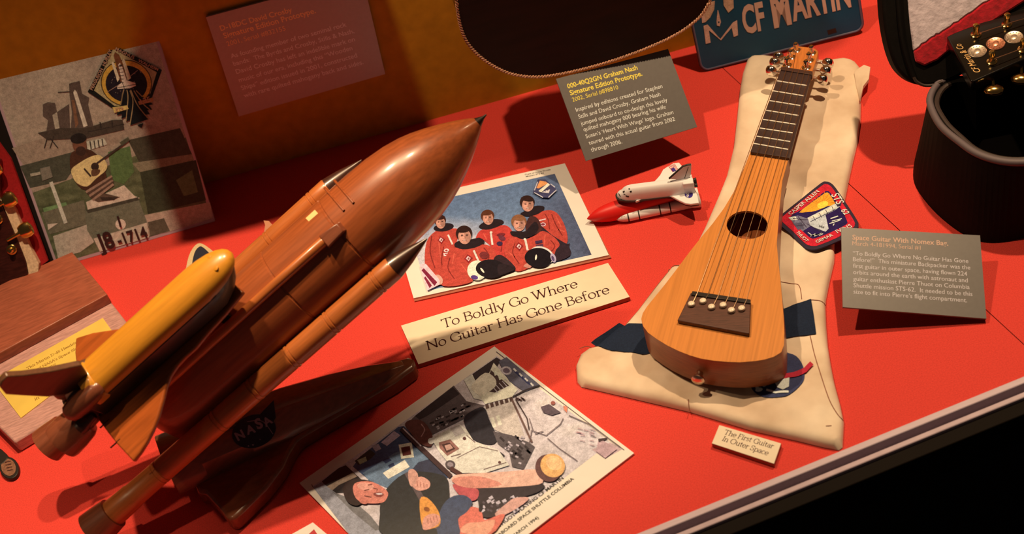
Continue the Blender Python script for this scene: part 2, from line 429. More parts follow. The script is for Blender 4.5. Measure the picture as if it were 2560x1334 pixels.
# ---------------------------------------------------------------- caption cards on wire stands
def caption(label, px, pl, thick, specs, feet=None, cm=None):
    pts = [pl.at(*p) for p in px]
    base = (pts[2] + pts[3]) / 2; base = V((base.x, base.y, max(0, min(p.z for p in pts))))
    t = thing('caption_card', label, 'caption card', base if feet is None else (base.x, base.y, 0), 'grey caption cards')
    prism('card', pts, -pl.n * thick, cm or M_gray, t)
    for nm, lines, mt, kw in specs: lettering(nm, lines, pl, mt, t, **kw)
    if feet:
        for f_ in (.30, .70):
            a = pts[3] * (1 - f_) + pts[2] * f_; b = pts[0] * (1 - f_) + pts[1] * f_
            p = a * .35 + b * .65 - pl.n * (thick + .0013); lo = a * .85 + b * .15 - pl.n * (thick + .0013); back = p.z * 1.05
            tube('wire_leg', [lo, p, V((p.x, p.y + back, .0015)), V((p.x, p.y + back + .012, .0015))], .0012, M_wire, t, 6)
    return t

c2 = lambda x, y: (480 + x / 3.994, y / 3.994)
plc = Plane((-.3, wall_y(-.3) - .006, .1), (-0.018, -1, 0))
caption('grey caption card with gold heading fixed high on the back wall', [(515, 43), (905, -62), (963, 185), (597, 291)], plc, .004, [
    ('heading', [('D-18DC David Crosby', (290, 308), (1005, 118)), ('Signature Edition Prototype.', (325, 383), (1240, 128)),
                 ('2001, Serial #832155', (355, 460), (938, 302), {'bold': 0})], M_palegold, dict(m=c2, bold=.018, ysc=1.05)),
    ('paragraph', [('As founding member of two seminal rock', (395, 582), (1545, 262)), ('bands:  The Byrds and Crosby, Stills & Nash,', (420, 657), (1622, 327)),
                   ('David Crosby has left an indelible mark on', (447, 738), (1630, 410)), ('music of our era, including this \u201cWooden', (475, 820), (1605, 497)),
                   ('Ships\u201d edition issued in 2001, constructed', (500, 900), (1652, 570)), ('with rare quilted mahogany back and sides.', (525, 975), (1715, 638))],
     M_white, dict(m=c2, bold=.006, ysc=1.05))], cm=mat('glare_grey_card', (.42, .37, .36), rough=.35, spec=.6, var=.06, scale=200))  # same grey card stock, paler base colour paints in the glare over it
c3 = lambda x, y: (1060 + x / 3.176, y / 3.176)
pn = Plane(P(1465, 402, .055), (.10, -.70, .70))
caption('grey caption card with bright yellow heading standing above the toy shuttle', [(1390, 197), (1670, 122), (1743, 317), (1465, 402)], pn, .003, [
    ('heading', [('000-40Q2GN Graham Nash', (1143, 703), (1698, 551)), ('Signature Edition Prototype.', (1163, 757), (1735, 599)),
                 ('2002, Serial #898810', (1182, 808), (1545, 706), {'bold': 0})], M_yellow, dict(m=c3, bold=.018, ysc=1.08)),
    ('paragraph', [('Inspired by editions created for Stephen', (1210, 887), (1895, 696)), ('Stills and David Crosby, Graham Nash', (1230, 942), (1880, 760)),
                   ('jumped onboard to co-design this lovely', (1250, 995), (1935, 805)), ('quilted mahogany 000 bearing his wife', (1270, 1043), (1922, 860)),
                   ("Susan\u2019s \u2018Heart With Wings\u2019 logo. Graham", (1288, 1098), (1982, 902)), ('toured with this actual guitar from 2002', (1312, 1150), (1995, 957)),
                   ('through 2006.', (1330, 1205), (1575, 1137))], M_white, dict(m=c3, bold=.002, ysc=1.08))], feet=True)
c4 = lambda x, y: (1900 + x / 3.176, 420 + y / 3.176)
ps = Plane(P(2107, 767, .036), (.05, -.36, .93))
caption('grey caption card with brownish heading beside the round mission patch and cloth bag', [(2103, 568), (2450, 588), (2466, 796), (2107, 767)], ps, .003, [
    ('heading', [('Space Guitar With Nomex Bag.', (733, 566), (1495, 615)), ('March 4-181994, Serial #1', (733, 612), (1275, 648), {'bold': 0})], M_tanink, dict(m=c4, bold=.018, ysc=1.08)),
    ('paragraph', [('\u201cTo Boldly Go Where No Guitar Has Gone', (737, 690), (1655, 753)), ('Before!\u201d  This miniature Backpacker was the', (738, 738), (1670, 805)),
                   ('first guitar in outer space, having flown 224', (738, 790), (1645, 855)), ('orbits around the earth with astronaut and', (740, 840), (1650, 907)),
                   ('guitar enthusiast Pierre Thuot on Columbia', (740, 893), (1665, 960)), ('Shuttle mission STS-62.  It needed to be this', (742, 945), (1687, 1015)),
                   ('size to fit into Pierre\u2019s flight compartment.', (742, 995), (1645, 1065))], M_palegray, dict(m=c4, bold=.002, ysc=1.08))], feet=True)

# ---------------------------------------------------------------- cream boards with serif lettering
c8 = lambda x, y: (1000 + x / 2.4705, 380 + y / 2.4705)
pb = flat(.007)
t = thing('title_board', 'long cream board with two lines of dark lettering below the crew photograph', 'sign board', P(1290, 790))
q = [pb.at(*c8(*p)) for p in [(5, 1070), (1285, 683), (1419, 893), (113, 1310)]]
prism('board', q, V((0, 0, -.0068)), [M_cream, M_cream_edge], t, bevel=.0004, midx=[0, 1, 1, 1, 1, 1])
lettering('lettering', [('To Boldly Go Where', (262, 1087), (1103, 832)), ('No Guitar Has Gone Before', (170, 1222), (1300, 868))], pb, M_maroon, t, m=c8, font=pen_text(.030, .080), ysc=1.12, lift=3e-4)
c5 = lambda x, y: (1640 + x / 2.7, 840 + y / 2.7)
pb = flat(.007)
t = thing('small_board', 'small cream board with two lines of lettering in front of the cloth bag', 'sign board', P(1866, 1110))
q = [pb.at(*c5(*p)) for p in [(427, 598), (845, 722), (797, 860), (376, 722)]]
prism('board', q, V((0, 0, -.0068)), [M_cream, M_cream_edge], t, bevel=.0004, midx=[0, 1, 1, 1, 1, 1])
lettering('lettering', [('The First Guitar', (455, 658), (788, 757)), ('In Outer Space', (444, 702), (752, 803))], pb, M_maroon, t, m=c5, font=pen_text(.032, .085), ysc=1.1, lift=3e-4)

# ---------------------------------------------------------------- crew photograph
pc = flat(.004)
t = thing('crew_photograph', 'colour photograph of five people in orange suits with a white border', 'photograph', P(1260, 570))
bl, br, tr = pc.at(1034, 745), pc.at(1522, 637), pc.at(1412, 408)
prism('print', [bl + tr - br, tr, br, bl], V((0, 0, -.002)), M_paper, t)
prism('backing_board', [p + V((0, 0, -.0021)) for p in (bl + tr - br, tr, br + V((.002, -.004, 0)), bl + V((0, -.004, 0)))], V((0, 0, -.0018)), M_cream_edge, t)
m37 = lambda x, y: (1120 + x / 3.705, 400 + y / 3.705)
a = Art(pc, m=m37)
ib, ir, it = (-192, 1210), (1330, 876), (988, 126)
w_bl, w_br, w_tr = pc.at(*m37(*ib)), pc.at(*m37(*ir)), pc.at(*m37(*it))
def inv_px(X):
    d = X - CAM; z = d.dot(FW); return (CX + F_PX * d.dot(RT) / z, CY - F_PX * d.dot(UP) / z)
tl = inv_px(w_bl + w_tr - w_br); tl = ((tl[0] - 1120) * 3.705, (tl[1] - 400) * 3.705)
def sky(u, v):
    n = noise.noise(V((u * 5, v * 5, 1.3))) * .5 + noise.noise(V((u * 11, v * 11, 4))) * .25
    c = [100 + 22 * v, 118 + 20 * v, 132 + 12 * v]
    cl = max(0, min(1, 1.7 - abs(v - .62) * 4.5 - max(0, u - .35) * 3.2 + n * .9))
    dk = max(0, min(1, (u - .6) * 1.6 + (v - .5) * .5 - n * .3))
    c = [x * (1 - cl) + y * cl for x, y in zip(c, (208, 192, 176))]
    return [x * (1 - dk) + y * dk for x, y in zip(c, (74, 72, 82))]
a.grid([tl, it, ir, ib], 40, 30, sky)
OR, OD, OL, SK, BK, HR = (192, 70, 50), (132, 42, 32), (214, 92, 64), (208, 142, 108), (38, 28, 28), (58, 32, 24)
def head(x, y, rx, ry, hair, skin=SK, rot=-8):
    a.poly(ell(x - 2, y - ry * .3, rx * 1.12, ry * .95, rot), hair)
    a.poly(ell(x + 3, y + ry * .1, rx * .86, ry * .92, rot), skin)
    a.poly(ell(x + rx * .42, y + ry * .12, rx * .42, ry * .72, rot), tuple(int(c * .86) for c in skin))
    a.poly(ell(x - rx * .25, y + ry * .1, rx * .34, ry * .5, rot), tuple(min(255, int(c * 1.08)) for c in skin))
    a.poly(ell(x - 2, y - ry * .72, rx * .95, ry * .34, rot), hair)
    a.group([ell(x - rx * .3, y - 1, rx * .17, ry * .07, rot), ell(x + rx * .38, y - 5, rx * .17, ry * .07, rot)], (80, 48, 38))
    a.poly(line_px([(x - rx * .42, y - ry * .14), (x - rx * .12, y - ry * .2)], 3), (90, 55, 40), up=False)
    a.poly(line_px([(x + rx * .22, y - ry * .2), (x + rx * .55, y - ry * .2)], 3), (90, 55, 40))
    a.poly(line_px([(x + 2, y), (x + 6, y + ry * .3), (x - 2, y + ry * .32)], 4), (180, 112, 85))
    a.poly(ell(x + 3, y + ry * .55, rx * .3, ry * .07, rot), (150, 70, 60))
    a.poly(ell(x + 3, y + ry * .53, rx * .22, ry * .035, rot), (235, 215, 200))
def suit(px, col=OR, folds=()):
    a.poly(spx(px, 3), col)
    for f in folds: a.poly(line_px(spx(f, 4, False), 9), OD if len(f) % 2 else OL, up=False)
    a.h += a.step
def chest(x, y, s=1.0):
    a.poly([(x - 38 * s, y), (x - 6 * s, y - 42 * s), (x + 40 * s, y - 8 * s), (x + 4 * s, y + 40 * s)], (150, 40, 36))
    a.poly([(x - 22 * s, y), (x - 4 * s, y - 26 * s), (x + 22 * s, y - 6 * s), (x + 4 * s, y + 22 * s)], (225, 190, 165))
    a.poly(ell(x + 2, y, 8 * s, 12 * s, 30), (150, 70, 60))
# standing at the far left, partly hidden
suit([(-215, 960), (-200, 760), (-120, 660), (-30, 640), (70, 632), (112, 660), (80, 760), (60, 900), (0, 1120), (-150, 1165), (-170, 1060)], OR, [[(-150, 700), (-165, 850), (-120, 1000)], [(-90, 720), (-70, 900)], [(-40, 800), (-60, 950), (-20, 1050)]])
a.poly(ell(-40, 622, 95, 38, -8), BK); head(-72, 575, 50, 58, HR)
a.poly(line_px([(0, 690), (42, 780)], 16), (225, 205, 180)); chest(-64, 740, .9)
a.poly(ell(-15, 835, 24, 16, -10), (235, 200, 180)); a.poly(ell(-15, 835, 12, 8), (180, 60, 50)); a.poly([(-45, 862), (40, 852), (45, 880), (-38, 890)], (235, 200, 180)); a.poly(line_px([(-30, 874), (34, 866)], 9), (180, 60, 60))
# woman standing in the middle
suit([(258, 720), (300, 650), (400, 630), (520, 600), (590, 650), (600, 760), (560, 900), (470, 900), (400, 800), (300, 720)], (196, 62, 48), [[(470, 680), (500, 760), (490, 850)], [(330, 680), (360, 740)]])
a.poly(spx([(285, 620), (330, 575), (430, 545), (500, 555), (515, 585), (440, 625), (350, 645)], 3), BK); head(368, 535, 56, 62, (92, 50, 30))
a.poly(line_px([(396, 665), (412, 785)], 18), (228, 208, 185)); a.poly(ell(400, 668, 12, 10), (235, 215, 195)); a.poly(ell(478, 772, 28, 20), (60, 40, 60)); a.poly(ell(490, 690, 40, 14, -6), (120, 40, 40)); a.poly(ell(500, 720, 34, 22, 20), (110, 50, 55))
# man standing at the back right
suit([(780, 530), (830, 490), (930, 462), (1010, 490), (1070, 580), (1105, 690), (1100, 770), (1030, 770), (920, 690), (850, 640)], OR, [[(960, 500), (1000, 600), (1060, 700)], [(1000, 520), (1050, 620)], [(900, 500), (930, 560), (940, 640)], [(1010, 640), (1080, 660)]])
a.poly(spx([(668, 500), (720, 465), (800, 425), (880, 425), (890, 455), (830, 500), (740, 520)], 3), BK); head(736, 408, 62, 66, (50, 30, 24), rot=10)
a.poly(line_px([(840, 560), (905, 545)], 12), (235, 190, 165)); a.poly(ell(880, 595, 26, 18), (225, 190, 170)); a.poly(ell(880, 595, 18, 11), (130, 50, 55))
# dark gap and chute behind the kneeling pair
a.poly(spx([(860, 610), (960, 690), (1090, 770), (1128, 770), (1122, 800), (1135, 880), (1000, 935), (940, 860), (880, 700)], 3), (52, 36, 38))
a.poly(spx([(720, 600), (760, 520), (830, 540), (870, 640), (800, 690), (730, 680)], 3), (72, 40, 34))
# kneeling man at the right
suit([(540, 760), (600, 705), (700, 735), (800, 700), (880, 655), (980, 710), (1035, 780), (1000, 830), (960, 900), (760, 995), (640, 1030), (570, 960), (520, 850)], OR, [[(620, 770), (600, 860), (660, 960)], [(900, 690), (890, 780)], [(950, 740), (990, 800), (940, 860)], [(560, 850), (620, 900)]])
a.poly(spx([(578, 660), (650, 660), (720, 655), (800, 570), (840, 620), (800, 690), (700, 722), (600, 700)], 3), BK); head(658, 588, 64, 68, (140, 88, 52), rot=4)
a.poly(line_px([(716, 735), (738, 835)], 20), (228, 208, 185)); a.poly(ell(712, 732, 12, 10), (238, 215, 195)); chest(658, 800); a.poly([(806, 748), (872, 738), (876, 765), (812, 775)], (70, 44, 62)); a.poly([(812, 785), (880, 775), (884, 798), (818, 806)], (90, 50, 60))
a.poly(spx([(700, 985), (730, 955), (770, 965), (760, 1000)], 3), (200, 130, 100))
a.poly(ell(870, 880, 115, 78, 20), (222, 205, 190)); a.poly(ell(838, 904, 128, 92, 4), (24, 20, 22)); a.poly(ell(815, 900, 9, 26, 8), (240, 235, 225)); a.poly(ell(975, 905, 24, 44, -20), (180, 160, 160)); a.poly(ell(972, 910, 12, 26, -20), (90, 70, 90))
# kneeling man at the left
suit([(-70, 1150), (-60, 1000), (-10, 870), (60, 810), (180, 820), (300, 780), (400, 800), (450, 880), (480, 960), (360, 980), (250, 960), (190, 1050), (230, 1120), (60, 1165)], OR, [[(20, 900), (0, 1000), (60, 1100)], [(120, 960), (180, 1040)], [(330, 810), (380, 880), (360, 960)], [(60, 860), (40, 960)]])
a.poly(spx([(430, 900), (500, 880), (620, 985), (600, 1030), (480, 1050), (420, 990)], 3), (50, 34, 34))
a.poly(spx([(58, 790), (90, 750), (180, 740), (290, 720), (340, 760), (250, 810), (130, 825)], 3), BK); head(150, 700, 68, 76, (48, 28, 22))
a.poly(line_px([(238, 835), (285, 940)], 18), (228, 208, 185)); chest(188, 912); a.poly(ell(335, 880, 44, 34, 10), (120, 45, 40))
a.poly(spx([(-130, 1080), (-90, 1060), (-50, 1100), (-60, 1150), (-110, 1140)], 3), (225, 160, 125))
a.poly(ell(270, 1020, 92, 92, -20), (232, 222, 212)); a.poly(ell(395, 1005, 138, 86, 2), (26, 22, 24)); a.poly(spx([(470, 960), (600, 985), (620, 1010), (560, 1040), (470, 1060)], 3), (40, 30, 30)); a.poly(ell(318, 1020, 9, 28, -38), (240, 235, 225)); a.poly(ell(245, 1085, 34, 20, 10), (90, 60, 110))
# flag corner and mission emblem
a.poly([(-265, 965), (-205, 960), (-80, 1105), (-75, 1150), (-192, 1208)], (232, 190, 175)); a.poly([(-245, 1020), (-225, 1000), (-100, 1130), (-125, 1165)], (130, 35, 50)); a.poly([(-222, 1090), (-210, 1075), (-150, 1160), (-170, 1185)], (140, 40, 55))
a.poly([(830, 178), (905, 178), (1010, 275), (935, 350), (880, 345), (785, 298)], (70, 66, 84)); a.poly([(850, 190), (905, 198), (925, 215), (840, 262), (818, 258)], (235, 150, 80)); a.poly([(838, 285), (925, 212), (945, 228), (860, 300)], (235, 220, 200)); a.poly([(860, 295), (945, 270), (935, 305), (880, 300)], (215, 195, 180))
for q in ([(830, 200), (800, 280)], [(800, 300), (880, 345)], [(930, 345), (1005, 275)], [(950, 220), (990, 250)]): a.poly(line_px(q, 9), (205, 190, 180), up=False)
a.h += a.step
a.group([line_px([(830 + 20 * i, 300 - 6 * i), (846 + 20 * i, 312 - 8 * i)], 5) for i in range(5)], (40, 30, 40))
a.build('picture', t, .3, .5)
lettering('caption_lettering', [('Crew of Space Shuttle', (712, 140), (950, 92)), ('Mission STS-62', (722, 158), (888, 124))], pc, M_blackink, t, m=m37, bold=.01)

# ---------------------------------------------------------------- photograph of the two men aboard
pt = flat(.003)
t = thing('cabin_photograph', 'colour photograph of people in a cluttered cabin lying before the wooden rocket base', 'photograph', P(1160, 1100))
c9 = lambda x, y: (740 + x / 2.814, 860 + y / 2.814)
l_, tt_, r_ = pt.at(*c9(25, 975)), pt.at(*c9(1395, 15)), pt.at(*c9(2378, 765))
prism('print', [l_, tt_, r_, l_ + r_ - tt_], V((0, 0, -.0025)), M_paper, t)
a = Art(pt, m=c9)
il, iT, iR = pt.at(*c9(115, 1000)), pt.at(*c9(1412, 82)), pt.at(*c9(2215, 690))
iB = inv_px(il + iR - iT); iB = ((iB[0] - 740) * 2.814, (iB[1] - 860) * 2.814)
def bgc(u, v):
    n = noise.noise(V((u * 9, v * 9, 2.2))); return (214 + 18 * n, 192 + 18 * n, 168 + 20 * n)
a.grid([(115, 1000), (1412, 82), (2215, 690), iB], 24, 18, bgc)
a.poly([(2215, 690), (2300, 735), (2175, 805), (2080, 740)], (196, 160, 140))
a.poly(line_px([(110, 985), (118, 1002), (350, 1200), (520, 1345)], 6), (110, 90, 80)); a.poly(line_px([(1408, 52), (1700, 280), (2310, 745)], 6), (105, 85, 75))
a.poly([(180, 965), (300, 870), (350, 850), (460, 950), (400, 1040), (260, 1050)], (52, 46, 40)); a.poly([(215, 1000), (400, 900), (430, 930), (300, 990), (240, 1040)], (170, 140, 105))
a.poly([(118, 1002), (180, 970), (300, 1060), (420, 1160), (640, 1340), (380, 1345)], (158, 150, 138)); a.poly([(260, 1040), (380, 1080), (520, 1200), (600, 1300), (560, 1310), (400, 1180)], (120, 112, 98))
a.poly([(400, 860), (450, 790), (720, 580), (760, 575), (870, 690), (1075, 935), (940, 1010), (640, 1010), (520, 960)], (68, 82, 100))
a.poly([(470, 905), (700, 760), (880, 720), (1010, 880), (900, 960), (640, 1005), (520, 970)], (104, 120, 124))
a.poly([(860, 830), (960, 800), (1060, 940), (900, 1000), (800, 900)], (52, 56, 66))
a.poly([(412, 820), (520, 740), (560, 770), (520, 810), (440, 850)], (60, 56, 42)); a.poly([(430, 815), (490, 790), (500, 820), (450, 845)], (190, 190, 130))
a.poly([(598, 690), (690, 610), (735, 640), (640, 715)], (205, 175, 165)); a.poly([(530, 715), (580, 700), (600, 735), (560, 755)], (190, 170, 160))
a.poly([(610, 905), (765, 812), (800, 862), (650, 946)], (232, 215, 185)); a.poly([(722, 706), (814, 690), (830, 794), (740, 806)], (238, 226, 210)); a.poly([(738, 726), (800, 714), (812, 775), (752, 786)], (90, 36, 30))
a.group([[(608, 815), (650, 795), (672, 815), (630, 838)], [(648, 850), (685, 832), (695, 850), (655, 868)]], (40, 50, 70))
# ceiling and racks
a.poly([(800, 540), (840, 500), (1110, 290), (1200, 400), (1330, 430), (1180, 525), (950, 640), (900, 610)], (98, 82, 72))
a.poly([(835, 505), (1105, 300), (1150, 350), (930, 500), (870, 530)], (56, 46, 42))
random.seed(3)
a.group([line_px([(900 + 300 * u, 560 - 160 * u + 90 * v), (930 + 300 * u, 548 - 160 * u + 90 * v)], 12) for u, v in [(random.random(), random.random()) for _ in range(26)]], (52, 42, 38))
a.group([line_px([(900 + 300 * u, 570 - 160 * u + 80 * v), (916 + 300 * u, 560 - 160 * u + 80 * v)], 10) for u, v in [(random.random(), random.random()) for _ in range(22)]], (190, 170, 150))
a.poly([(1240, 210), (1410, 92), (1440, 110), (1400, 190), (1260, 260)], (60, 50, 46)); a.poly([(1180, 250), (1240, 210), (1330, 400), (1250, 380)], (226, 212, 190))
a.poly([(1390, 130), (1560, 320), (1520, 370), (1330, 420), (1290, 360)], (236, 224, 204)); a.poly([(1370, 180), (1500, 290), (1400, 340), (1330, 330)], (82, 62, 52))
a.group([line_px([(1385 + 22 * i, 300 - 14 * i), (1420 + 22 * i, 340 - 14 * i)], 6) for i in range(5)], (210, 190, 170))
a.group([[(1390, 190), (1410, 182), (1415, 215), (1398, 222)], [(1420, 215), (1440, 205), (1450, 245), (1430, 252)]], (230, 220, 200))
a.poly(spx([(1235, 290), (1330, 200), (1400, 240), (1400, 300), (1310, 358), (1260, 340)], 3), (238, 218, 196))
a.poly([(1425, 120), (1480, 90), (1720, 290), (1610, 335), (1500, 260)], (100, 94, 94)); a.poly(ell(1480, 185, 38, 30, 10), (200, 180, 160)); a.poly(ell(1480, 185, 24, 18, 10), (110, 90, 90))
a.group([line_px([(1540 + 26 * i, 190 + 24 * i), (1570 + 26 * i, 215 + 22 * i)], 14) for i in range(4)], (52, 56, 78)); a.group([line_px([(1530 + 40 * i, 170 + 34 * i), (1550 + 40 * i, 190 + 34 * i)], 12) for i in range(4)], (222, 205, 190))
a.poly(line_px([(1525, 370), (1620, 320), (1715, 290)], 12), (60, 50, 46))
a.poly([(1330, 440), (1520, 380), (1610, 660), (1510, 650), (1395, 600)], (206, 184, 152)); a.group([[(1365, 520), (1390, 512), (1410, 580), (1385, 588)], [(1405, 505), (1430, 498), (1450, 565), (1425, 572)]], (232, 216, 190))
a.group([[(1330 + 34 * i, 425 - 10 * i), (1352 + 34 * i, 418 - 10 * i), (1360 + 34 * i, 448 - 10 * i), (1338 + 34 * i, 456 - 10 * i)] for i in range(6)], (86, 62, 50))
a.poly(spx([(1180, 530), (1235, 470), (1320, 443), (1360, 530), (1415, 660), (1370, 705), (1240, 665)], 3), (44, 41, 42))
a.poly([(1385, 610), (1520, 640), (1640, 690), (1680, 720), (1640, 800), (1600, 880), (1520, 860), (1500, 760), (1420, 700)], (92, 80, 72))
a.group([line_px([(1430 + 200 * u, 640 + 200 * v), (1460 + 200 * u, 670 + 190 * v)], 16) for u, v in [(random.random(), random.random()) for _ in range(16)]], (52, 44, 42)); a.group([line_px([(1430 + 200 * u, 640 + 200 * v), (1450 + 200 * u, 655 + 190 * v)], 12) for u, v in [(random.random(), random.random()) for _ in range(12)]], (190, 170, 155))
a.poly(line_px([(1520, 390), (1600, 560), (1660, 690)], 14), (110, 80, 64)); a.poly(line_px([(1545, 385), (1625, 520), (1640, 600)], 8), (66, 48, 42))
a.group([line_px([(1545 + 12 * i, 370 + 8 * (i % 3)), (1565 + 12 * i, 395 - 6 * (i % 2))], 9) for i in range(5)], (84, 60, 52))
a.poly([(1720, 440), (1780, 420), (1865, 480), (1800, 500), (1740, 480)], (96, 78, 74)); a.poly(ell(1808, 412, 16, 13), (160, 90, 70)); a.poly([(1880, 430), (1910, 440), (1905, 480), (1885, 460)], (225, 130, 90))
for q in ([(1640, 520), (1670, 610), (1760, 640), (1860, 560), (1880, 520)], [(1770, 660), (1850, 730), (1980, 820)], [(1920, 500), (2060, 560), (2280, 720)], [(1660, 600), (1640, 700)], [(1680, 630), (1740, 610)]): a.poly(line_px(q, 6), (120, 98, 86), up=False)
a.h += a.step
a.poly([(2130, 660), (2260, 735), (2175, 800), (2110, 750)], (196, 156, 140)); a.poly([(2125, 665), (2190, 655), (2185, 668), (2130, 690)], (80, 60, 54))
a.group([line_px([(1950 + 140 * u, 570 + 160 * v), (1985 + 140 * u, 578 + 160 * v)], 4) for u, v in [(random.random(), random.random()) for _ in range(14)]], (190, 140, 124))
# brown panel, strut and white locker
a.poly(spx([(768, 555), (820, 530), (900, 545), (960, 640), (950, 720), (860, 690), (800, 610)], 3), (104, 58, 46)); a.poly(line_px(spx([(880, 560), (905, 600), (880, 650)], 4, False), 6), (180, 130, 110))
a.poly([(950, 660), (1150, 560), (1200, 600), (1250, 680), (1420, 740), (1500, 850), (1330, 905), (1130, 905), (1010, 760)], (226, 210, 184))
a.poly([(1005, 690), (1085, 668), (1150, 735), (1065, 785), (1010, 730)], (150, 100, 80)); a.poly([(1025, 705), (1080, 690), (1120, 735), (1060, 765)], (80, 50, 42)); a.poly([(1045, 712), (1085, 702), (1105, 730), (1060, 748)], (200, 150, 120)); a.poly([(1085, 590), (1150, 565), (1190, 620), (1120, 650)], (190, 172, 146)); a.group([ell(1185, 662, 12, 12), ell(1432, 830, 11, 10)], (90, 52, 44))
a.group([line_px([(1200, 640), (1260, 690)], 6), line_px([(1130, 800), (1290, 720)], 5), line_px([(1320, 880), (1480, 830)], 6), line_px([(1290, 720), (1420, 750)], 5), line_px([(1090, 790), (1160, 770)], 7)], (120, 92, 78))
a.poly(line_px([(740, 590), (870, 720), (1090, 930)], 34), (66, 44, 40)); a.poly(line_px([(752, 590), (880, 715)], 9), (205, 180, 160)); a.poly(ell(950, 680, 22, 22), (222, 205, 190)); a.poly(ell(1085, 845, 36, 30, 10), (90, 76, 68)); a.poly(ell(1085, 845, 22, 16, 10), (150, 130, 118))
a.poly(line_px([(1085, 870), (1160, 915)], 30), (84, 48, 40))
# bowed arm, round shape, and lower arm
a.poly(spx([(1250, 1010), (1480, 1000), (1740, 985), (1700, 1040), (1560, 1090), (1420, 1200), (1310, 1210), (1280, 1100)], 3), (52, 42, 42))
a.group([line_px([(1300 + 260 * u, 1080 + 100 * v), (1325 + 260 * u, 1065 + 100 * v)], 22) for u, v in [(random.random(), random.random()) for _ in range(18)]], (205, 185, 170)); a.group([line_px([(1300 + 260 * u, 1080 + 100 * v), (1315 + 260 * u, 1090 + 100 * v)], 14) for u, v in [(random.random(), random.random()) for _ in range(14)]], (90, 76, 74))
a.poly(spx([(1480, 1120), (1540, 1080), (1640, 1080), (1560, 1150), (1440, 1210), (1400, 1190)], 3), (220, 160, 130))
a.poly(spx([(1100, 985), (1180, 1000), (1280, 1020), (1275, 1085), (1220, 1100), (1150, 1060)], 3), (196, 84, 78)); a.poly(spx([(1095, 960), (1130, 918), (1300, 905), (1480, 895), (1690, 880), (1735, 940), (1710, 985), (1480, 1005), (1300, 1010), (1170, 1000)], 3), (236, 178, 138)); a.poly(spx([(1100, 965), (1140, 935), (1300, 930), (1450, 985), (1300, 1012), (1170, 1002)], 3), (220, 138, 106))
a.poly(ell(1775, 870, 90, 98, -30), (104, 66, 56)); a.poly(ell(1806, 852, 88, 82, 30), (236, 172, 96)); a.poly(ell(1815, 835, 58, 48, 30), (246, 190, 120))
a.poly(spx([(1140, 1345), (1140, 1190), (1200, 1145), (1280, 1150), (1310, 1190), (1330, 1235), (1440, 1195), (1465, 1215), (1360, 1345)], 3), (226, 112, 84)); a.poly(spx([(1160, 1320), (1200, 1260), (1300, 1250), (1400, 1235), (1340, 1340)], 3), (240, 160, 116)); a.poly(ell(1300, 1150, 14, 30, 10), (30, 26, 30))
# man with the little guitar
a.poly(spx([(620, 1345), (590, 1200), (600, 1090), (650, 1000), (760, 910), (900, 895), (1050, 930), (1075, 1020), (1070, 1150), (1010, 1345)], 3), (42, 44, 40)); a.poly(spx([(1000, 1345), (1010, 1180), (1080, 1080), (1180, 1060), (1240, 1110), (1200, 1180), (1140, 1230), (1150, 1345)], 3), (66, 76, 90))
a.poly(spx([(330, 1000), (400, 950), (520, 960), (560, 1000), (460, 1120), (400, 1130), (350, 1090)], 3), (44, 30, 26)); a.poly(spx([(400, 1010), (430, 970), (540, 968), (640, 1030), (640, 1080), (600, 1115), (480, 1115), (420, 1080)], 3), (216, 126, 96)); a.poly(ell(490, 1000, 60, 28, 8), (232, 156, 122))
a.poly(spx([(545, 1046), (595, 1040), (618, 1058), (590, 1076), (556, 1066)], 3), (140, 66, 52)); a.poly(spx([(560, 1049), (598, 1045), (608, 1054), (580, 1058)], 3), (226, 196, 174)); a.group([line_px([(480, 1028), (515, 1020)], 7), line_px([(505, 990), (535, 985)], 7), line_px([(480, 1065), (530, 1075)], 7), line_px([(540, 1010), (575, 1020), (565, 1034)], 6)], (110, 56, 44)); a.poly(ell(478, 1100, 34, 22, 10), (205, 118, 90))
a.poly(line_px([(780, 900), (1000, 1290)], 40), (96, 78, 70)); a.poly(spx([(870, 1095), (925, 1080), (1000, 1170), (1015, 1260), (960, 1295), (890, 1285)], 3), (232, 150, 62)); a.poly(ell(920, 1160, 22, 16, 20), (150, 82, 34)); a.poly(spx([(890, 1290), (900, 1220), (960, 1190), (1010, 1210), (1000, 1265), (920, 1305)], 3), (224, 150, 116))
a.group([line_px([(925 + 20 * i, 1225 - 8 * i), (930 + 22 * i, 1265 - 8 * i)], 5) for i in range(4)], (170, 96, 72))
a.poly(spx([(820, 960), (880, 930), (940, 965), (935, 1010), (870, 1030), (825, 1005)], 3), (226, 158, 124)); a.group([line_px([(850 + 24 * i, 960 + 8 * i), (856 + 22 * i, 1000 + 4 * i)], 5) for i in range(4)], (170, 100, 76)); a.poly(spx([(790, 890), (830, 880), (860, 930), (820, 1000), (795, 970)], 3), (210, 150, 118))
a.build('picture', t, .3, .5)
lettering('caption_lettering', [('PIERRE THUOT  PLAYING CF MARTIN', (1318, 1375), (1886, 945)), ('ABOARD SPACE SHUTTLE COLUMBIA', (1430, 1352), (1958, 948)), ('(MARCH 1994)', (1520, 1366), (1710, 1222))], pt, M_blackink, t, m=c9, bold=.03, ysc=.95)
# corner of another paper
pt2 = flat(.002)
t = thing('paper_slip', 'corner of a white paper with red print at the bottom edge below the cabin photograph', 'paper', P(790, 1325))
prism('sheet', [pt2.at(*p) for p in [(730, 1334), (782, 1305), (830, 1345), (780, 1385)]], V((0, 0, -.0015)), M_paper, t)
a = Art(pt2); a.poly([(772, 1334), (785, 1322), (793, 1334), (786, 1345)], (200, 50, 45)); a.poly([(792, 1340), (800, 1334), (806, 1345)], (200, 50, 45)); a.build('red_mark', t)

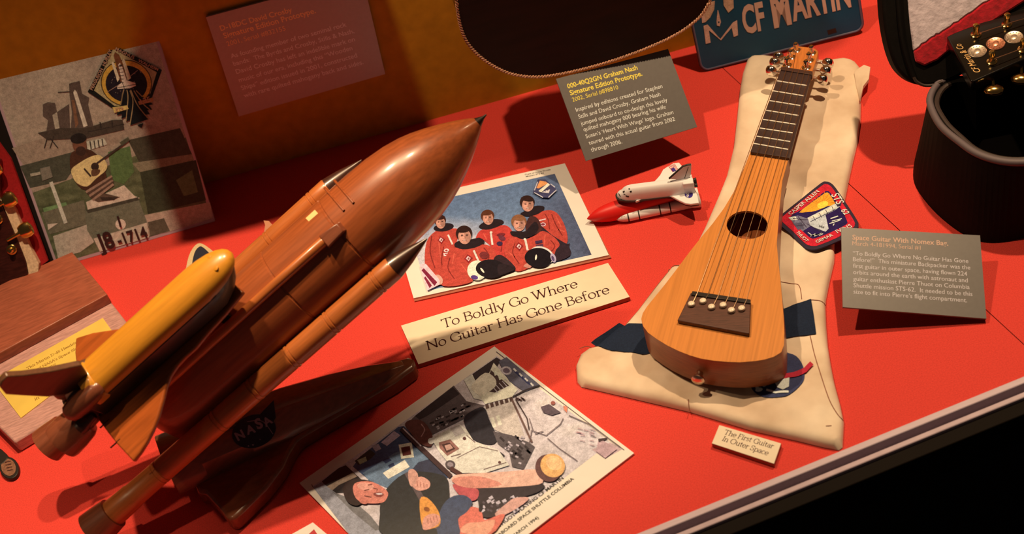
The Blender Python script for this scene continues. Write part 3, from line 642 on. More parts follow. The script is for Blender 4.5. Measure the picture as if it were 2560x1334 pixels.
# ---------------------------------------------------------------- launch pad picture leaning on the wall
M_edgeblk = mat('black_backing', (.01, .008, .008), rough=.55)
TL_ = R(68)
pf = Plane(P(538, 553, .0), (0, -math.sin(TL_), math.cos(TL_)))
br = pf.at(538, 553); bl = pf.at(141, 672); tr = pf.at(388, 70)
bl = V((bl.x, br.y, br.z))
tl_ = bl + tr - br
t = thing('launch_pad_picture', 'tall printed picture of a guitar player before a launch pad, leaning on the back wall', 'picture', V(((bl.x + br.x) / 2, br.y, 0)))
prism('acrylic_panel', [tl_, tr, br, bl], -pf.n * .006, M_acrylic, t, bevel=.0008)
prism('backing_board', [p - pf.n * .0065 - V((.022, 0, 0)) for p in (tl_, tr - V((.03, 0, 0)), br - V((.03, 0, 0)), bl)], -pf.n * .010, M_edgeblk, t)
m2 = lambda x, y: (x / 2, y / 2)
a = Art(pf, ref=(205, 158, 135), m=m2)
def fq(u, v): X = (tl_ * (1 - u) + tr * u) * (1 - v) + (bl * (1 - u) + br * u) * v; p = inv_px(X); return (p[0] * 2, p[1] * 2)
e = .018
def skyf(u, v):
    n = noise.noise(V((u * 4, v * 6, 9))); return (172 - 30 * v + 10 * n, 134 - 30 * v + 10 * n, 112 - 28 * v + 8 * n)
a.grid([fq(e, e), fq(1 - e, e), fq(1 - e, 1 - e), fq(e, 1 - e)], 14, 18, skyf)
def gnd(u, v):
    n = noise.noise(V((u * 8, v * 14, 3))) * .6 + noise.noise(V((u * 20, v * 24, 5))) * .5
    return (88 + 34 * n, 78 + 28 * n, 52 + 22 * n)
a.grid([fq(e, .60), fq(1 - e, .55), fq(1 - e, 1 - e), fq(e, 1 - e)], 26, 22, gnd)
a.poly([(60, 740), (180, 700), (345, 660), (620, 610), (890, 640), (905, 660), (640, 700), (440, 750), (120, 830)], (150, 112, 92))
a.poly([(100, 830), (360, 760), (400, 800), (330, 900), (150, 940)], (74, 62, 48)); a.poly([(640, 700), (900, 640), (960, 770), (700, 820)], (70, 54, 40)); a.poly([(660, 815), (960, 770), (970, 800), (700, 860)], (128, 100, 76)); a.poly([(540, 760), (650, 730), (670, 860), (620, 920), (560, 900)], (86, 92, 52))
a.poly([(700, 860), (980, 800), (1030, 1000), (740, 1070)], (58, 50, 34)); a.poly([(880, 900), (960, 850), (990, 960), (920, 980)], (92, 92, 58))
a.poly([(720, 1075), (1050, 1010), (1064, 1090), (840, 1160), (740, 1180)], (172, 130, 108)); a.poly([(740, 1110), (820, 1090), (850, 1155), (750, 1180)], (90, 70, 54))
a.poly([(210, 1060), (420, 1000), (440, 1120), (250, 1170)], (108, 88, 68)); a.poly([(265, 1180), (440, 1120), (470, 1210), (400, 1260), (290, 1290)], (176, 140, 118)); a.poly([(215, 1040), (330, 1010), (335, 1025), (220, 1060)], (112, 122, 76)); a.poly([(238, 1120), (290, 1115), (240, 1150)], (210, 180, 150))
for px in ([(345, 418), (398, 404), (410, 468), (446, 488), (440, 520), (452, 570), (472, 650), (420, 700), (350, 690), (360, 560), (348, 480)], [(214, 522), (240, 510), (275, 515), (285, 560), (345, 520), (350, 640), (300, 650), (230, 670), (240, 600), (215, 580)]): a.poly(px, (88, 62, 52))
a.poly(line_px([(290, 462), (350, 458), (372, 470)], 6), (80, 56, 46)); a.poly([(366, 462), (374, 448), (384, 460), (438, 628), (418, 636)], (200, 162, 138)); a.poly([(358, 500), (372, 500), (392, 620), (378, 640)], (120, 72, 50)); a.poly([(262, 575), (285, 560), (298, 640), (276, 646)], (168, 134, 112))
a.poly([(188, 664), (300, 640), (430, 640), (560, 600), (612, 598), (622, 648), (440, 690), (240, 700)], (70, 50, 40)); a.group([line_px([(236, 690), (222, 740)], 5), line_px([(250, 690), (290, 740)], 5), line_px([(270, 680), (250, 740)], 4), line_px([(440, 660), (620, 620)], 4), line_px([(500, 610), (505, 640)], 6), line_px([(560, 600), (563, 640)], 6)], (52, 38, 32))
a.poly([(430, 708), (520, 690), (536, 722), (440, 752)], (186, 156, 132)); a.group([line_px([(450 + 20 * i, 706 - 4 * i), (456 + 20 * i, 746 - 5 * i)], 6) for i in range(4)], (62, 48, 40))
a.poly([(200, 842), (248, 830), (264, 884), (212, 904)], (120, 96, 80)); a.poly([(150, 868), (200, 858), (204, 872), (154, 882)], (160, 130, 108)); a.poly([(246, 912), (263, 906), (338, 1112), (320, 1118)], (190, 160, 138))
a.poly([(430, 1010), (620, 925), (672, 978), (700, 990), (440, 1052)], (200, 158, 134)); a.poly([(428, 1050), (690, 985), (742, 1130), (735, 1185), (500, 1256), (436, 1150)], (108, 92, 72)); a.poly([(430, 1050), (690, 985), (694, 1000), (440, 1066)], (70, 56, 44))
a.poly([(468, 1192), (735, 1112), (746, 1186), (500, 1258)], (190, 150, 126)); a.poly(ell(603, 1121, 26, 26), (208, 172, 148))
a.poly(spx([(360, 760), (440, 745), (500, 790), (530, 870), (520, 900), (430, 950), (370, 900), (350, 830)], 3), (74, 40, 28)); a.poly(ell(398, 722, 36, 46, -8), (112, 62, 44)); a.poly(ell(392, 692, 40, 26, -8), (40, 28, 24)); a.poly(ell(404, 755, 26, 24), (62, 36, 28))
for k_ in range(5): a.poly(line_px([(430 + 8 * k_, 960 + 10 * k_), (560 + 2 * k_, 880 + 10 * k_)], 12), ((150, 104, 84), (84, 54, 42))[k_ % 2], up=False)
a.h += a.step; a.poly([(470, 1000), (520, 965), (600, 985), (560, 1000), (490, 1010)], (92, 62, 48)); a.poly([(500, 985), (590, 985), (570, 1000), (510, 1002)], (60, 40, 32))
a.poly(spx([(358, 845), (400, 812), (455, 782), (500, 776), (533, 815), (530, 850), (480, 892), (435, 932), (385, 915), (362, 880)], 3), (238, 166, 108)); a.poly(ell(475, 832, 20, 20), (56, 36, 28)); a.poly(spx([(458, 850), (490, 846), (502, 852), (490, 874), (460, 880)], 3), (96, 58, 40)); a.poly(line_px([(420, 842), (455, 882)], 9), (60, 40, 32)); a.poly(line_px([(480, 820), (645, 700)], 10), (66, 44, 36)); a.poly([(598, 712), (640, 685), (650, 700), (610, 728)], (80, 66, 48))
# mission emblem
c7 = lambda x, y: (200 + x / 5.129, 80 + y / 5.129)
a.m = c7
a.poly([(410, 155), (1050, 488), (925, 835), (900, 850), (600, 1000), (430, 985), (98, 768)], (30, 24, 20)); a.poly([(425, 215), (985, 515), (900, 790), (600, 960), (440, 945), (180, 748)], (168, 132, 92))
a.poly(ell(595, 655, 330, 300, 12), (66, 42, 26)); a.poly(ell(595, 655, 318, 288, 12), (196, 132, 52)); a.poly(ell(595, 665, 268, 236, 8), (36, 24, 28))
random.seed(9); a.group([ell(400 + random.random() * 420, 480 + random.random() * 340, 5, 5, 0, 6) for _ in range(22)], (150, 110, 90))
a.poly(line_px([(340, 775), (540, 650), (740, 490)], 8), (150, 100, 80)); a.poly([(580, 740), (520, 900), (470, 1070), (540, 1050), (530, 1115), (600, 1080), (590, 1150), (660, 1120), (645, 1195), (885, 1115), (840, 1060), (900, 1055), (860, 1000), (930, 995), (880, 940), (940, 925), (860, 880), (700, 740)], (24, 20, 20)); a.poly([(730, 1190), (815, 1165), (790, 1230)], (28, 22, 20))
for q in ([(560, 740), (540, 830), (520, 940)], [(600, 740), (615, 850), (590, 1140)], [(640, 750), (680, 900), (640, 1190)], [(650, 740), (740, 940), (880, 1115)], [(690, 750), (790, 900), (900, 1000)], [(720, 750), (800, 830)], [(545, 790), (530, 900)]): a.poly(line_px(spx(q, 5, False), 12), (150, 108, 72), up=False)
a.h += a.step
a.poly([(430, 300), (450, 255), (500, 290), (540, 380), (600, 600), (520, 640)], (112, 58, 34)); a.poly([(405, 400), (420, 375), (440, 400), (510, 600), (480, 640)], (206, 164, 130)); a.poly([(540, 370), (555, 335), (575, 365), (655, 590), (610, 620)], (206, 164, 130)); a.poly([(490, 420), (510, 395), (535, 430), (600, 620), (710, 650), (715, 690), (640, 720), (480, 730), (475, 700), (540, 640)], (210, 176, 148)); a.group([line_px([(495, 440 + 40 * i), (560, 420 + 46 * i)], 8) for i in range(6)], (60, 42, 36)); a.group([line_px([(480, 715), (715, 670)], 8), line_px([(540, 640), (580, 760)], 8), [(500, 420), (530, 412), (540, 440), (508, 446)]], (70, 48, 40))
a.poly([(415, 965), (600, 940), (625, 985), (470, 1030), (440, 1035)], (200, 150, 84)); a.poly([(745, 890), (930, 840), (940, 890), (760, 935)], (170, 112, 70))
a.build('print', t, .25, .5)
M_tan = mat('print_tan_ink', ink(200, 150, 105), rough=.4); M_brownink = mat('print_dark_ink', ink(60, 36, 28), rough=.4)
for q_ in [('FERGUSON', (160, 748), (298, 478)), ('HURLEY', (318, 440), (412, 235)), ('MAGNUS', (448, 228), (690, 345)), ('WALHEIM', (740, 378), (995, 500)), ('STS', (458, 1015), (560, 1000)), ('135', (790, 925), (915, 885))]: lettering('emblem_lettering', [q_], pf, M_tan, t, m=c7, bold=.02, lift=3.2e-3, ysc=.9)
lettering('sign_lettering', [('J8', (500, 1255), (580, 1232)), ('-1714', (595, 1226), (742, 1184)), ('1', (598, 1134), (608, 1132))], pf, M_brownink, t, m=m2, bold=.03, lift=3.2e-3, ysc=1.25)

# ---------------------------------------------------------------- headstock mounted on a wooden plaque
M_walnut = mat('walnut_plinth', ink(205, 140, 105), rough=.4, spec=.5, var=.3, scale=30, stretch=(2.5, 14, 14), rot=(0, 0, .22))
M_board = mat('mahogany_board', ink(165, 80, 45), rough=.4, spec=.5, var=.28, scale=24, stretch=(2, 12, 12), rot=(0, 0, .22))
M_rose = mat('rosewood_face', ink(62, 22, 12), rough=.25, spec=.5, var=.4, scale=26, stretch=(3, 3, 14), coat=.4)
M_brass = mat('polished_brass_plate', (.95, .70, .15), rough=.30, metal=.1, spec=.9, var=.08, scale=30)
M_gold = mat('gold_hardware', (.85, .55, .18), rough=.18, metal=1)
M_bone = mat('bone', ink(240, 215, 170), rough=.35)
M_redfelt2 = mat('red_velvet', ink(160, 30, 24), rough=.9, spec=.1, var=.2, scale=400)
M_binding = mat('cream_binding', ink(225, 175, 115), rough=.4, var=.3, scale=300)
M_ebony = mat('ebony', (.012, .009, .008), rough=.35, spec=.5)
M_pearl = mat('abalone_pearl', ink(200, 165, 110), rough=.2, var=.5, scale=200)
t = thing('headstock_plaque', 'wooden plaque with a mounted guitar headstock and an engraved brass plate', 'plaque', P(100, 900))
pl_ = flat(.020)
prism('plinth', [pl_.at(*p) for p in [(36, 1105), (386, 893), (268, 742), (180, 640), (-200, 830), (-110, 960)]], V((0, 0, -.0195)), M_walnut, t, bevel=.0025)
pu = flat(.037)
prism('raised_board', [pu.at(*p) for p in [(180, 629), (268, 735), (0, 881), (-110, 940), (-180, 800), (75, 675)]], V((0, 0, -.0168)), M_board, t, bevel=.0012)
pp = flat(.0212)
plate = prism('brass_plate', [pp.at(*p) for p in [(257, 794), (300, 855), (52, 1044), (-20, 950)]], V((0, 0, -.0011)), M_brass, t)
c6 = lambda x, y: (x / 3.336, 780 + y / 3.336)
M_engr = mat('engraved_ink', ink(150, 80, 20), rough=.5)
for q_ in [('This Martin D-45 Headstock', (225, 478), (685, 232)), ("aboard NASA's Space Shuttle Columbia", (232, 524), (884, 182)), ('STS', (405, 478), (470, 444)), ('in', (292, 735), (330, 715))]: lettering('lettering', [q_], pp, M_engr, plate, m=c6, font=pen_text(.06, .08), lift=2e-4, ysc=1.0)
th = R(62)
ph = Plane(pu.at(60, 690), (0, -math.sin(th), math.cos(th)))
cb = lambda x, y: (x / 2.669, 400 + y / 2.669)
def pol(name, px, th_, m_, lift=0, bevel=0, par=t, cv=cb): return prism(name, [ph.up(lift).at(*(cv(*p) if cv else p)) for p in px], -ph.n * th_, m_, par, bevel=bevel)
pol('velvet_panel', [(-60, -190), (70, -10), (318, 672), (200, 760), (-200, 760), (-200, -190)], .006, M_redfelt2, -.012)
hs = pol('headstock', [(-200, -60), (0, 0), (0, 280), (55, 395), (125, 550), (172, 680), (190, 782), (-200, 945)], .011, M_rose, 0, .001)
pol('binding_strip', [(0, 262), (20, 300), (125, 545), (176, 675), (196, 780), (255, 740), (258, 690), (200, 580), (100, 330), (40, 240)], .011, M_binding, -.0012, 0, hs)
pol('nut', [(-30, 905), (205, 782), (217, 822), (-25, 950)], .007, M_bone, .004, .0015, hs)
fb = pol('fingerboard', [(8, 938), (218, 826), (284, 962), (70, 1078)], .006, M_ebony, .0025, 0, hs)
for q in ([(4, 936), (12, 934), (76, 1074), (68, 1080)], [(215, 826), (222, 824), (288, 960), (280, 964)], [(68, 1073), (283, 957), (287, 964), (72, 1081)]):
    pol('fingerboard_binding', q, .0012, M_bone, .003, 0, hs)
pol('hexagon_inlay', [(95, 972), (115, 925), (160, 908), (184, 935), (170, 972), (120, 988)], .001, M_pearl, .0028, 0, hs)
def knob_h(u, v, s=1.0):
    c = ph.up(.004).at(*cb(u, v)); ax = (ph.at(*cb(u + 40, v - 22)) - ph.at(*cb(u, v))).normalized()
    parts = [lathe_vf(c - ax * .012 * s, ax, [(0, .003), (.003, .0045), (.004, .009 * s), (.010, .0115 * s), (.016, .012 * s), (.021, .010 * s), (.023, .005)], 20, 1, .55, ph.n.cross(ax))]
    parts.append(tube_vf([c - ax * .03, c - ax * .008], .003, 10))
    vs, fs = join(parts); return obj('tuner_knob', vs, fs, M_gold, hs, smooth=True)
for u, v in ((60, 265), (168, 468), (-40, 60)): knob_h(u, v)
for u, v in ((80, 596), (-15, 395)):
    c = ph.at(*cb(u, v)); lathe('bushing', c, ph.n, [(0, .0075), (.002, .0075), (.003, .006), (.003, .0042), (.009, .004), (.0105, .0025)], M_gold, hs, 24)

# ---------------------------------------------------------------- small patch, tag and fob at the left
M_patchgold = mat('gold_thread', ink(225, 180, 110), rough=.7, var=.3, scale=900); M_navy = mat('navy_thread', (.018, .02, .045), rough=.8, var=.4, scale=700)
pq = flat(.0022)
t = thing('triangular_patch', 'small navy triangular patch with a gold border behind the yellow nose of the wooden shuttle', 'patch', P(515, 660))
prism('border', [pq.at(*p) for p in spx([(463, 686), (472, 640), (488, 613), (506, 609), (540, 634), (590, 680), (560, 716), (500, 720), (466, 712)], 3)], V((0, 0, -.002)), M_patchgold, t)
prism('field', [pq.up(.0006).at(*p) for p in spx([(480, 665), (486, 632), (497, 617), (508, 618), (530, 640), (562, 682), (530, 702), (485, 700)], 3)], V((0, 0, -.0005)), M_navy, t)
t = thing('oval_fob', 'small black oval fob with brown printed face at the far left', 'key fob', P(20, 1165))
pq = flat(.006)
prism('disc', [pq.at(*p) for p in ell(22, 1168, 24, 28, -20)], V((0, 0, -.0057)), mat('black_leather', (.015, .01, .008), rough=.5), t, bevel=.001)
prism('face', [pq.up(.0005).at(*p) for p in ell(21, 1167, 18, 22, -20)], V((0, 0, -.0006)), mat('brown_leather', ink(140, 85, 50), rough=.5, var=.4, scale=400), t)
a = Art(pq.up(.0006)); a.group([line_px([(12 + 2 * i, 1155 + 7 * i), (27 + 1.5 * i, 1152 + 7 * i)], 2.2) for i in range(4)], (70, 34, 22)); a.build('print', t)
prism('strap', [pq.up(.001).at(*p) for p in spx([(-40, 1115), (-5, 1118), (10, 1128), (20, 1142), (2, 1160), (-30, 1165)], 3)], V((0, 0, -.006)), MATS['black_leather'], t, bevel=.001)

# ---------------------------------------------------------------- cloth bag
M_cloth = mat('cream_cloth', ink(236, 196, 138), rough=.85, spec=.15, sheen=.2, var=.40, scale=11, bump=.1, detail=7, col2=ink(205, 158, 104))
M_navycloth = mat('navy_cloth', (.012, .024, .060), rough=.85, spec=.2, var=.25, scale=500)
M_stitch = mat('stitching', ink(150, 85, 50), rough=.8)
bag_px = [(1868, 137), (1885, 131), (1910, 130), (1960, 138), (2060, 143), (2110, 138), (2135, 142), (2150, 160), (2152, 200), (2150, 290), (2143, 340), (2130, 395), (2118, 450), (2110, 490), (2092, 540), (2086, 590), (2084, 640), (2072, 690), (2063, 735), (2062, 755), (2064, 800), (2068, 850), (2076, 900), (2085, 945), (2100, 1000), (2108, 1040), (2105, 1102), (2096, 1109), (2060, 1103), (1990, 1086), (1880, 1062), (1720, 1014), (1560, 977), (1450, 952), (1440, 940), (1437, 905), (1448, 878), (1470, 862), (1495, 856), (1560, 805), (1590, 770), (1640, 705), (1680, 655), (1705, 652), (1722, 635), (1760, 560), (1795, 480), (1815, 430), (1832, 360), (1840, 290), (1848, 215), (1855, 175)]
BZ = .012
ZT = .060
outline = [(1972, 394), (1956, 451), (1948, 529), (1942, 610), (1946, 655), (1951, 700), (1955, 746), (1959, 790), (1961, 832), (1960, 862), (1953, 880), (1935, 891), (1912, 898), (1888, 902), (1850, 905), (1818, 904), (1785, 901), (1753, 896), (1725, 888), (1697, 877), (1668, 863), (1642, 847), (1620, 831), (1608, 815), (1603, 797), (1607, 782), (1618, 765), (1640, 738), (1662, 711), (1695, 668), (1725, 628), (1752, 594), (1782, 558), (1810, 520), (1834, 480), (1849, 445), (1864, 410), (1876, 379)]
gf_ = [flat(ZT).at(*p).to_2d() for p in outline]; gfc = sum(gf_, V((0, 0))) / len(gf_); gf_ = [gfc + (p - gfc) * 1.06 for p in gf_]
def gtr_foot(x, y): return inside(gf_, x, y)
bag_w = [flat(BZ).at(*p) for p in bag_px]
bag2 = [V((p.x, p.y)) for p in bag_w]
def edge_dist(x, y):
    p = V((x, y)); best = 9
    for i in range(len(bag2)):
        a_, b_ = bag2[i - 1], bag2[i]; ab = b_ - a_; tt = max(0, min(1, (p - a_).dot(ab) / ab.length_squared)); best = min(best, (a_ + ab * tt - p).length)
    return best
def bag_h(x, y):
    d = edge_dist(x, y); s = min(1, d / .009); s = math.sqrt(max(0, 1 - (1 - s) ** 2))
    q = V((x, y, 0))
    n = noise.noise(q * 13) * .0062 + noise.noise(V((x * 40 + y * 20, y * 16 - x * 8, 2))) * .0040 + noise.noise(q * 60) * .0012 + abs(noise.noise(V((x * 26 - y * 20, x * 9 + y * 12, 7)))) * .0050 - .0012
    fold = math.sin((x * 1.4 - y * .8) * 60 + noise.noise(q * 9) * 4) * .0014
    h = .0012 + s * (BZ - .0016 + (n + fold) * min(1, d / .03))
    return min(h, .0150) if gtr_foot(x, y) else h
def inside(poly, x, y):
    c = False; n = len(poly); j = n - 1
    for i in range(n):
        if (poly[i].y > y) != (poly[j].y > y) and x < (poly[j].x - poly[i].x) * (y - poly[i].y) / (poly[j].y - poly[i].y) + poly[i].x: c = not c
        j = i
    return c
def drape(outline, hf, step, holes=(), rings=()):
    "triangulated sheet inside outline (xy), lifted by hf"
    pts, edges = [], []
    for lp in [outline] + list(holes):
        i0 = len(pts); n = len(lp); dense = []
        for i in range(n):
            a_, b_ = V(lp[i]).to_2d(), V(lp[(i + 1) % n]).to_2d(); k = max(1, int((b_ - a_).length / step))
            dense += [a_ + (b_ - a_) * (j / k) for j in range(k)]
        pts += dense; edges += [(i0 + i, i0 + (i + 1) % len(dense)) for i in range(len(dense))]
    ol = [V(p).to_2d() for p in outline]
    nb = len(pts)
    if rings:
        ctr_ = list(pts)
        for i, p in enumerate(ctr_):
            tn = (ctr_[(i + 1) % len(ctr_)] - ctr_[i - 1]).normalized(); nn = V((-tn.y, tn.x))
            if not inside(ol, *(p + nn * .0008)): nn = -nn
            for r__ in rings:
                q = p + nn * r__
                if inside(ol, q.x, q.y) and edge_dist(q.x, q.y) > r__ * .93: pts.append(q)
    xs_ = [p.x for p in ol]; ys_ = [p.y for p in ol]
    x = min(xs_) + step / 2; r_ = 0
    while x < max(xs_):
        y = min(ys_) + (step / 2 if r_ % 2 else 0)
        while y < max(ys_):
            if inside(ol, x, y) and not any(inside([V(q).to_2d() for q in h], x, y) for h in holes) and (not rings or edge_dist(x, y) > rings[-1] + .002): pts.append(V((x, y)))
            y += step
        x += step * .87; r_ += 1
    vc, _, fc, *_ = delaunay_2d_cdt(pts, edges, [], 1, 1e-7)
    out = []
    for f_ in fc:
        c = (vc[f_[0]] + vc[f_[1]] + vc[f_[2]]) / 3
        if not any(inside([V(q).to_2d() for q in h], c.x, c.y) for h in holes) and inside(ol, c.x, c.y): out.append(list(f_))
    return [V((p.x, p.y, hf(p.x, p.y))) for p in vc], out
t = thing('cloth_bag', 'cream cloth guitar bag with navy strap lying flat under the little guitar', 'bag', V((.29, 1.3, 0)))
vs, fs = drape(bag_w, bag_h, .0050, rings=(.0008, .0022, .0045, .0078))
vb = [V((v.x, v.y, .0006)) for v in bag_w]; n0 = len(vs)
bag = obj('bag', vs + vb, fs + [list(range(n0, n0 + len(vb)))], M_cloth, t, smooth=True)
def on_bag(px, lift): return [flat(BZ).at(*p) for p in px], (lambda x, y: bag_h(x, y) + lift)
def sewn(name, px, lift, m_, step=.006):
    o_, hf = on_bag(px, lift); vs, fs = drape(o_, hf, step); return obj(name, vs, fs, m_, t, smooth=True)
d2 = lambda pts: cr(2.151, 1400, 560, pts)
sewn('strap', d2([(318, 528), (370, 534), (440, 535), (620, 560), (620, 700), (460, 697), (360, 690), (280, 682), (215, 655), (165, 634), (240, 585)]), .0014, M_navycloth)
sewn('strap', d2([(1120, 450), (1200, 440), (1305, 415), (1350, 403), (1366, 500), (1378, 592), (1300, 606), (1120, 630)]), .0014, M_navycloth)
sewn('folded_flap', [(2058, 150), (2110, 138), (2138, 143), (2170, 165), (2176, 180), (2165, 215), (2156, 245), (2148, 240), (2150, 215), (2120, 200), (2095, 175)], .004, M_cloth, .004) if False else None
for px in ([(352, 528), (440, 415), (560, 265), (590, 220), (660, 222)], [(1180, 305), (1240, 318), (1285, 325), (1300, 400)], [(1345, 600), (1375, 720), (1415, 850), (1450, 950), (1495, 1020), (1520, 1035)], [(1345, 405), (1425, 410)], [(690, 940), (693, 995)], [(1430, 1085), (1460, 1080)], [(105, 665), (150, 645), (200, 650)]):
    pw = [flat(BZ).at(*p) for p in d2(px)]; pw = smooth_path(pw, 8); pw = [V((p.x, p.y, bag_h(p.x, p.y) + .0004)) for p in pw]
    tube('stitch_line', pw, .0005, M_stitch, t, 5)
# turned-over corner of the cloth
cor = [flat(.02).at(*p) for p in [(2140, 205), (2135, 172), (2160, 165), (2176, 176), (2172, 200), (2158, 215), (2150, 240), (2146, 225)]]
zc = [.013, .016, .022, .026, .022, .020, .014, .012]
cv = [V((p.x, p.y, z)) for p, z in zip(cor, zc)]; cc = sum(cv, V()) / len(cv) + V((0, 0, .004))
obj('turned_corner', cv + [cc] + [v - V((0, 0, .005)) for v in cv], [[i, (i + 1) % 8, 8] for i in range(8)] + [[i, i + 9, (i + 1) % 8 + 9, (i + 1) % 8] for i in range(8)] + [list(range(16, 8, -1))], M_cloth, t, smooth=True)
# emblem sewn on the bag
pe = flat(BZ + .0045)
ov, hf = on_bag(d2(ell(1165, 815, 152, 120, -12, 40)), .0012)
M_embl = mat('blue_thread', (.030, .045, .16), rough=.8, var=.3, scale=600)
vs, fs = drape(ov, hf, .005); emb = obj('round_emblem', vs, fs, M_embl, t, smooth=True)
def on_emb(name, polys, m_, lift=.0018, par=emb):
    parts = []
    for q in polys:
        o_, h_ = on_bag(d2(q), lift); parts.append(drape(o_, h_, .004))
    vs, fs = join(parts); return obj(name, vs, fs, m_, par, smooth=True)
M_wthread = mat('white_thread', ink(230, 215, 200), rough=.8, var=.2, scale=600); M_rthread = mat('red_thread', ink(190, 20, 40), rough=.8, var=.2, scale=600)
on_emb('red_vector', [line_px([(1120, 850), (1195, 835), (1260, 812), (1320, 785), (1355, 750)], 26)], M_rthread, .0024)
on_emb('white_figure', [[(1150, 850), (1190, 815), (1200, 840), (1235, 835), (1232, 880), (1200, 900), (1170, 890), (1160, 870)], ell(1100, 870, 14, 10), ell(1070, 890, 20, 10), ell(1060, 880, 9, 9), line_px([(1110, 895), (1160, 915), (1230, 905)], 10), line_px([(1180, 770), (1210, 745)], 8), ell(1205, 765, 8, 6)], M_wthread, .0022)

# ---------------------------------------------------------------- small backpacker guitar on the bag
M_spruce = mat('spruce_top', ink(222, 128, 48), rough=.35, spec=.5, coat=.25, var=.16, scale=14, stretch=(26, .7, 1), rot=(0, 0, R(-27)))
M_side = mat('mahogany_side', ink(165, 80, 30), rough=.4, coat=.2, var=.25, scale=20, stretch=(3, 3, 30))
M_fb = mat('rosewood_fingerboard', ink(62, 38, 28), rough=.45, var=.35, scale=60, stretch=(20, 3, 1), rot=(0, 0, R(-27)))
M_bridge = mat('rosewood_bridge', ink(95, 50, 28), rough=.5, var=.45, scale=50, stretch=(2, 26, 1), rot=(0, 0, R(-24)))
M_chrome = mat('chrome', (.75, .74, .72), rough=.12, metal=1)
M_fret = mat('nickel_fret', (.92, .88, .80), rough=.5, metal=.45, spec=.8)
M_string = mat('bronze_string', (.75, .50, .30), rough=.3, metal=1)
M_pin = mat('ivory_pin', ink(240, 200, 140), rough=.3)
t = thing('travel_guitar', 'small narrow orange-topped travel guitar lying on the cream cloth bag', 'guitar', V((.25, 1.25, .016)))
ptop = flat(ZT)
ow = [ptop.at(*p) for p in outline]
hole_c = (1868, 562); hole = [ptop.at(*p) for p in ell(hole_c[0], hole_c[1], 51.5, 35, 3, 36)]
vs, fs = drape(ow, lambda x, y: ZT, .012, [hole])
nT = len(vs)
ring = [V((p.x, p.y, ZT)) for p in hole]; ring2 = [p - V((0, 0, .003)) for p in ring]
hv = vs + ring + ring2; k_ = len(ring)
hfc = fs + [[nT + i, nT + (i + 1) % k_, nT + k_ + (i + 1) % k_, nT + k_ + i] for i in range(k_)]
obj('soundboard', hv, hfc, M_spruce, t, fix=False)
neck_c = (ow[0] + ow[-1]) / 2; tail_c = ptop.at(1790, 902); gax = (neck_c - tail_c); gl = gax.length; gax.normalize()
def depth(p): u = max(0, min(1, (p - tail_c).dot(gax) / gl)); return .0435 if u < .45 else .0435 - .022 * ((u - .45) / .55)
n = len(ow); bot = [p - V((0, 0, depth(p))) for p in ow]
sv = [p - V((0, 0, .0004)) for p in ow] + bot
obj('body', sv, [[i, (i + 1) % n, (i + 1) % n + n, i + n] for i in range(n)] + [list(range(n, 2 * n))], M_side, t, smooth=True)
pfb = flat(ZT + .005)
fbq = [pfb.at(*p) for p in [(1952, 173), (2029, 185), (1973, 394), (1876, 379)]]
prism('fingerboard', fbq, V((0, 0, -.0048)), M_fb, t, bevel=.0005)
e0, e1, e2, e3 = fbq
nk = [flat(ZT).at(*p) for p in [(1952, 173), (2029, 185), (1973, 394), (1876, 379)]]
ctr = [(nk[0] + nk[1]) / 2, (nk[2] + nk[3]) / 2]
nv, nf = [], []
for j in range(2):
    a_, b_ = (nk[0], nk[1]) if j == 0 else (nk[3], nk[2])
    for i in range(9):
        th_ = math.pi * i / 8; c_ = (a_ + b_) / 2; nv.append(c_ + (a_ - b_) / 2 * math.cos(th_) - V((0, 0, (.019 if j == 0 else .022) * math.sin(th_))))
nf = [[i, i + 1, i + 10, i + 9] for i in range(8)] + [list(range(9)), list(range(17, 8, -1)), [0, 9, 17, 8]]
obj('neck', nv, nf, M_side, t, smooth=True)
frets = [((1338, 263), (1536, 293)), ((1312, 327), (1517, 359)), ((1290, 390), (1497, 422)), ((1268, 452), (1482, 485)), ((1247, 510), (1466, 542)), ((1228, 566), (1447, 597)), ((1207, 618), (1432, 653)), ((1188, 664), (1418, 703))]
pfr = flat(ZT + .0056)
for p, q in frets:
    (x0, y0), (x1, y1) = cr(2.565, 1420, 100, [p, q])
    a_, b_ = pfr.at(x0 + 1.5, y0), pfr.at(x1 - 1.5, y1); tube('fret', [a_, b_], .0011, M_fret, t, 8)
ZN = ZT + .0075
prism('nut', [flat(ZN - .0006).at(*p) for p in [(1953, 166), (2031, 178), (2029, 186), (1951, 174)]], V((0, 0, -.009)), mat('dark_nut', ink(70, 40, 26), rough=.4), t, bevel=.0004)
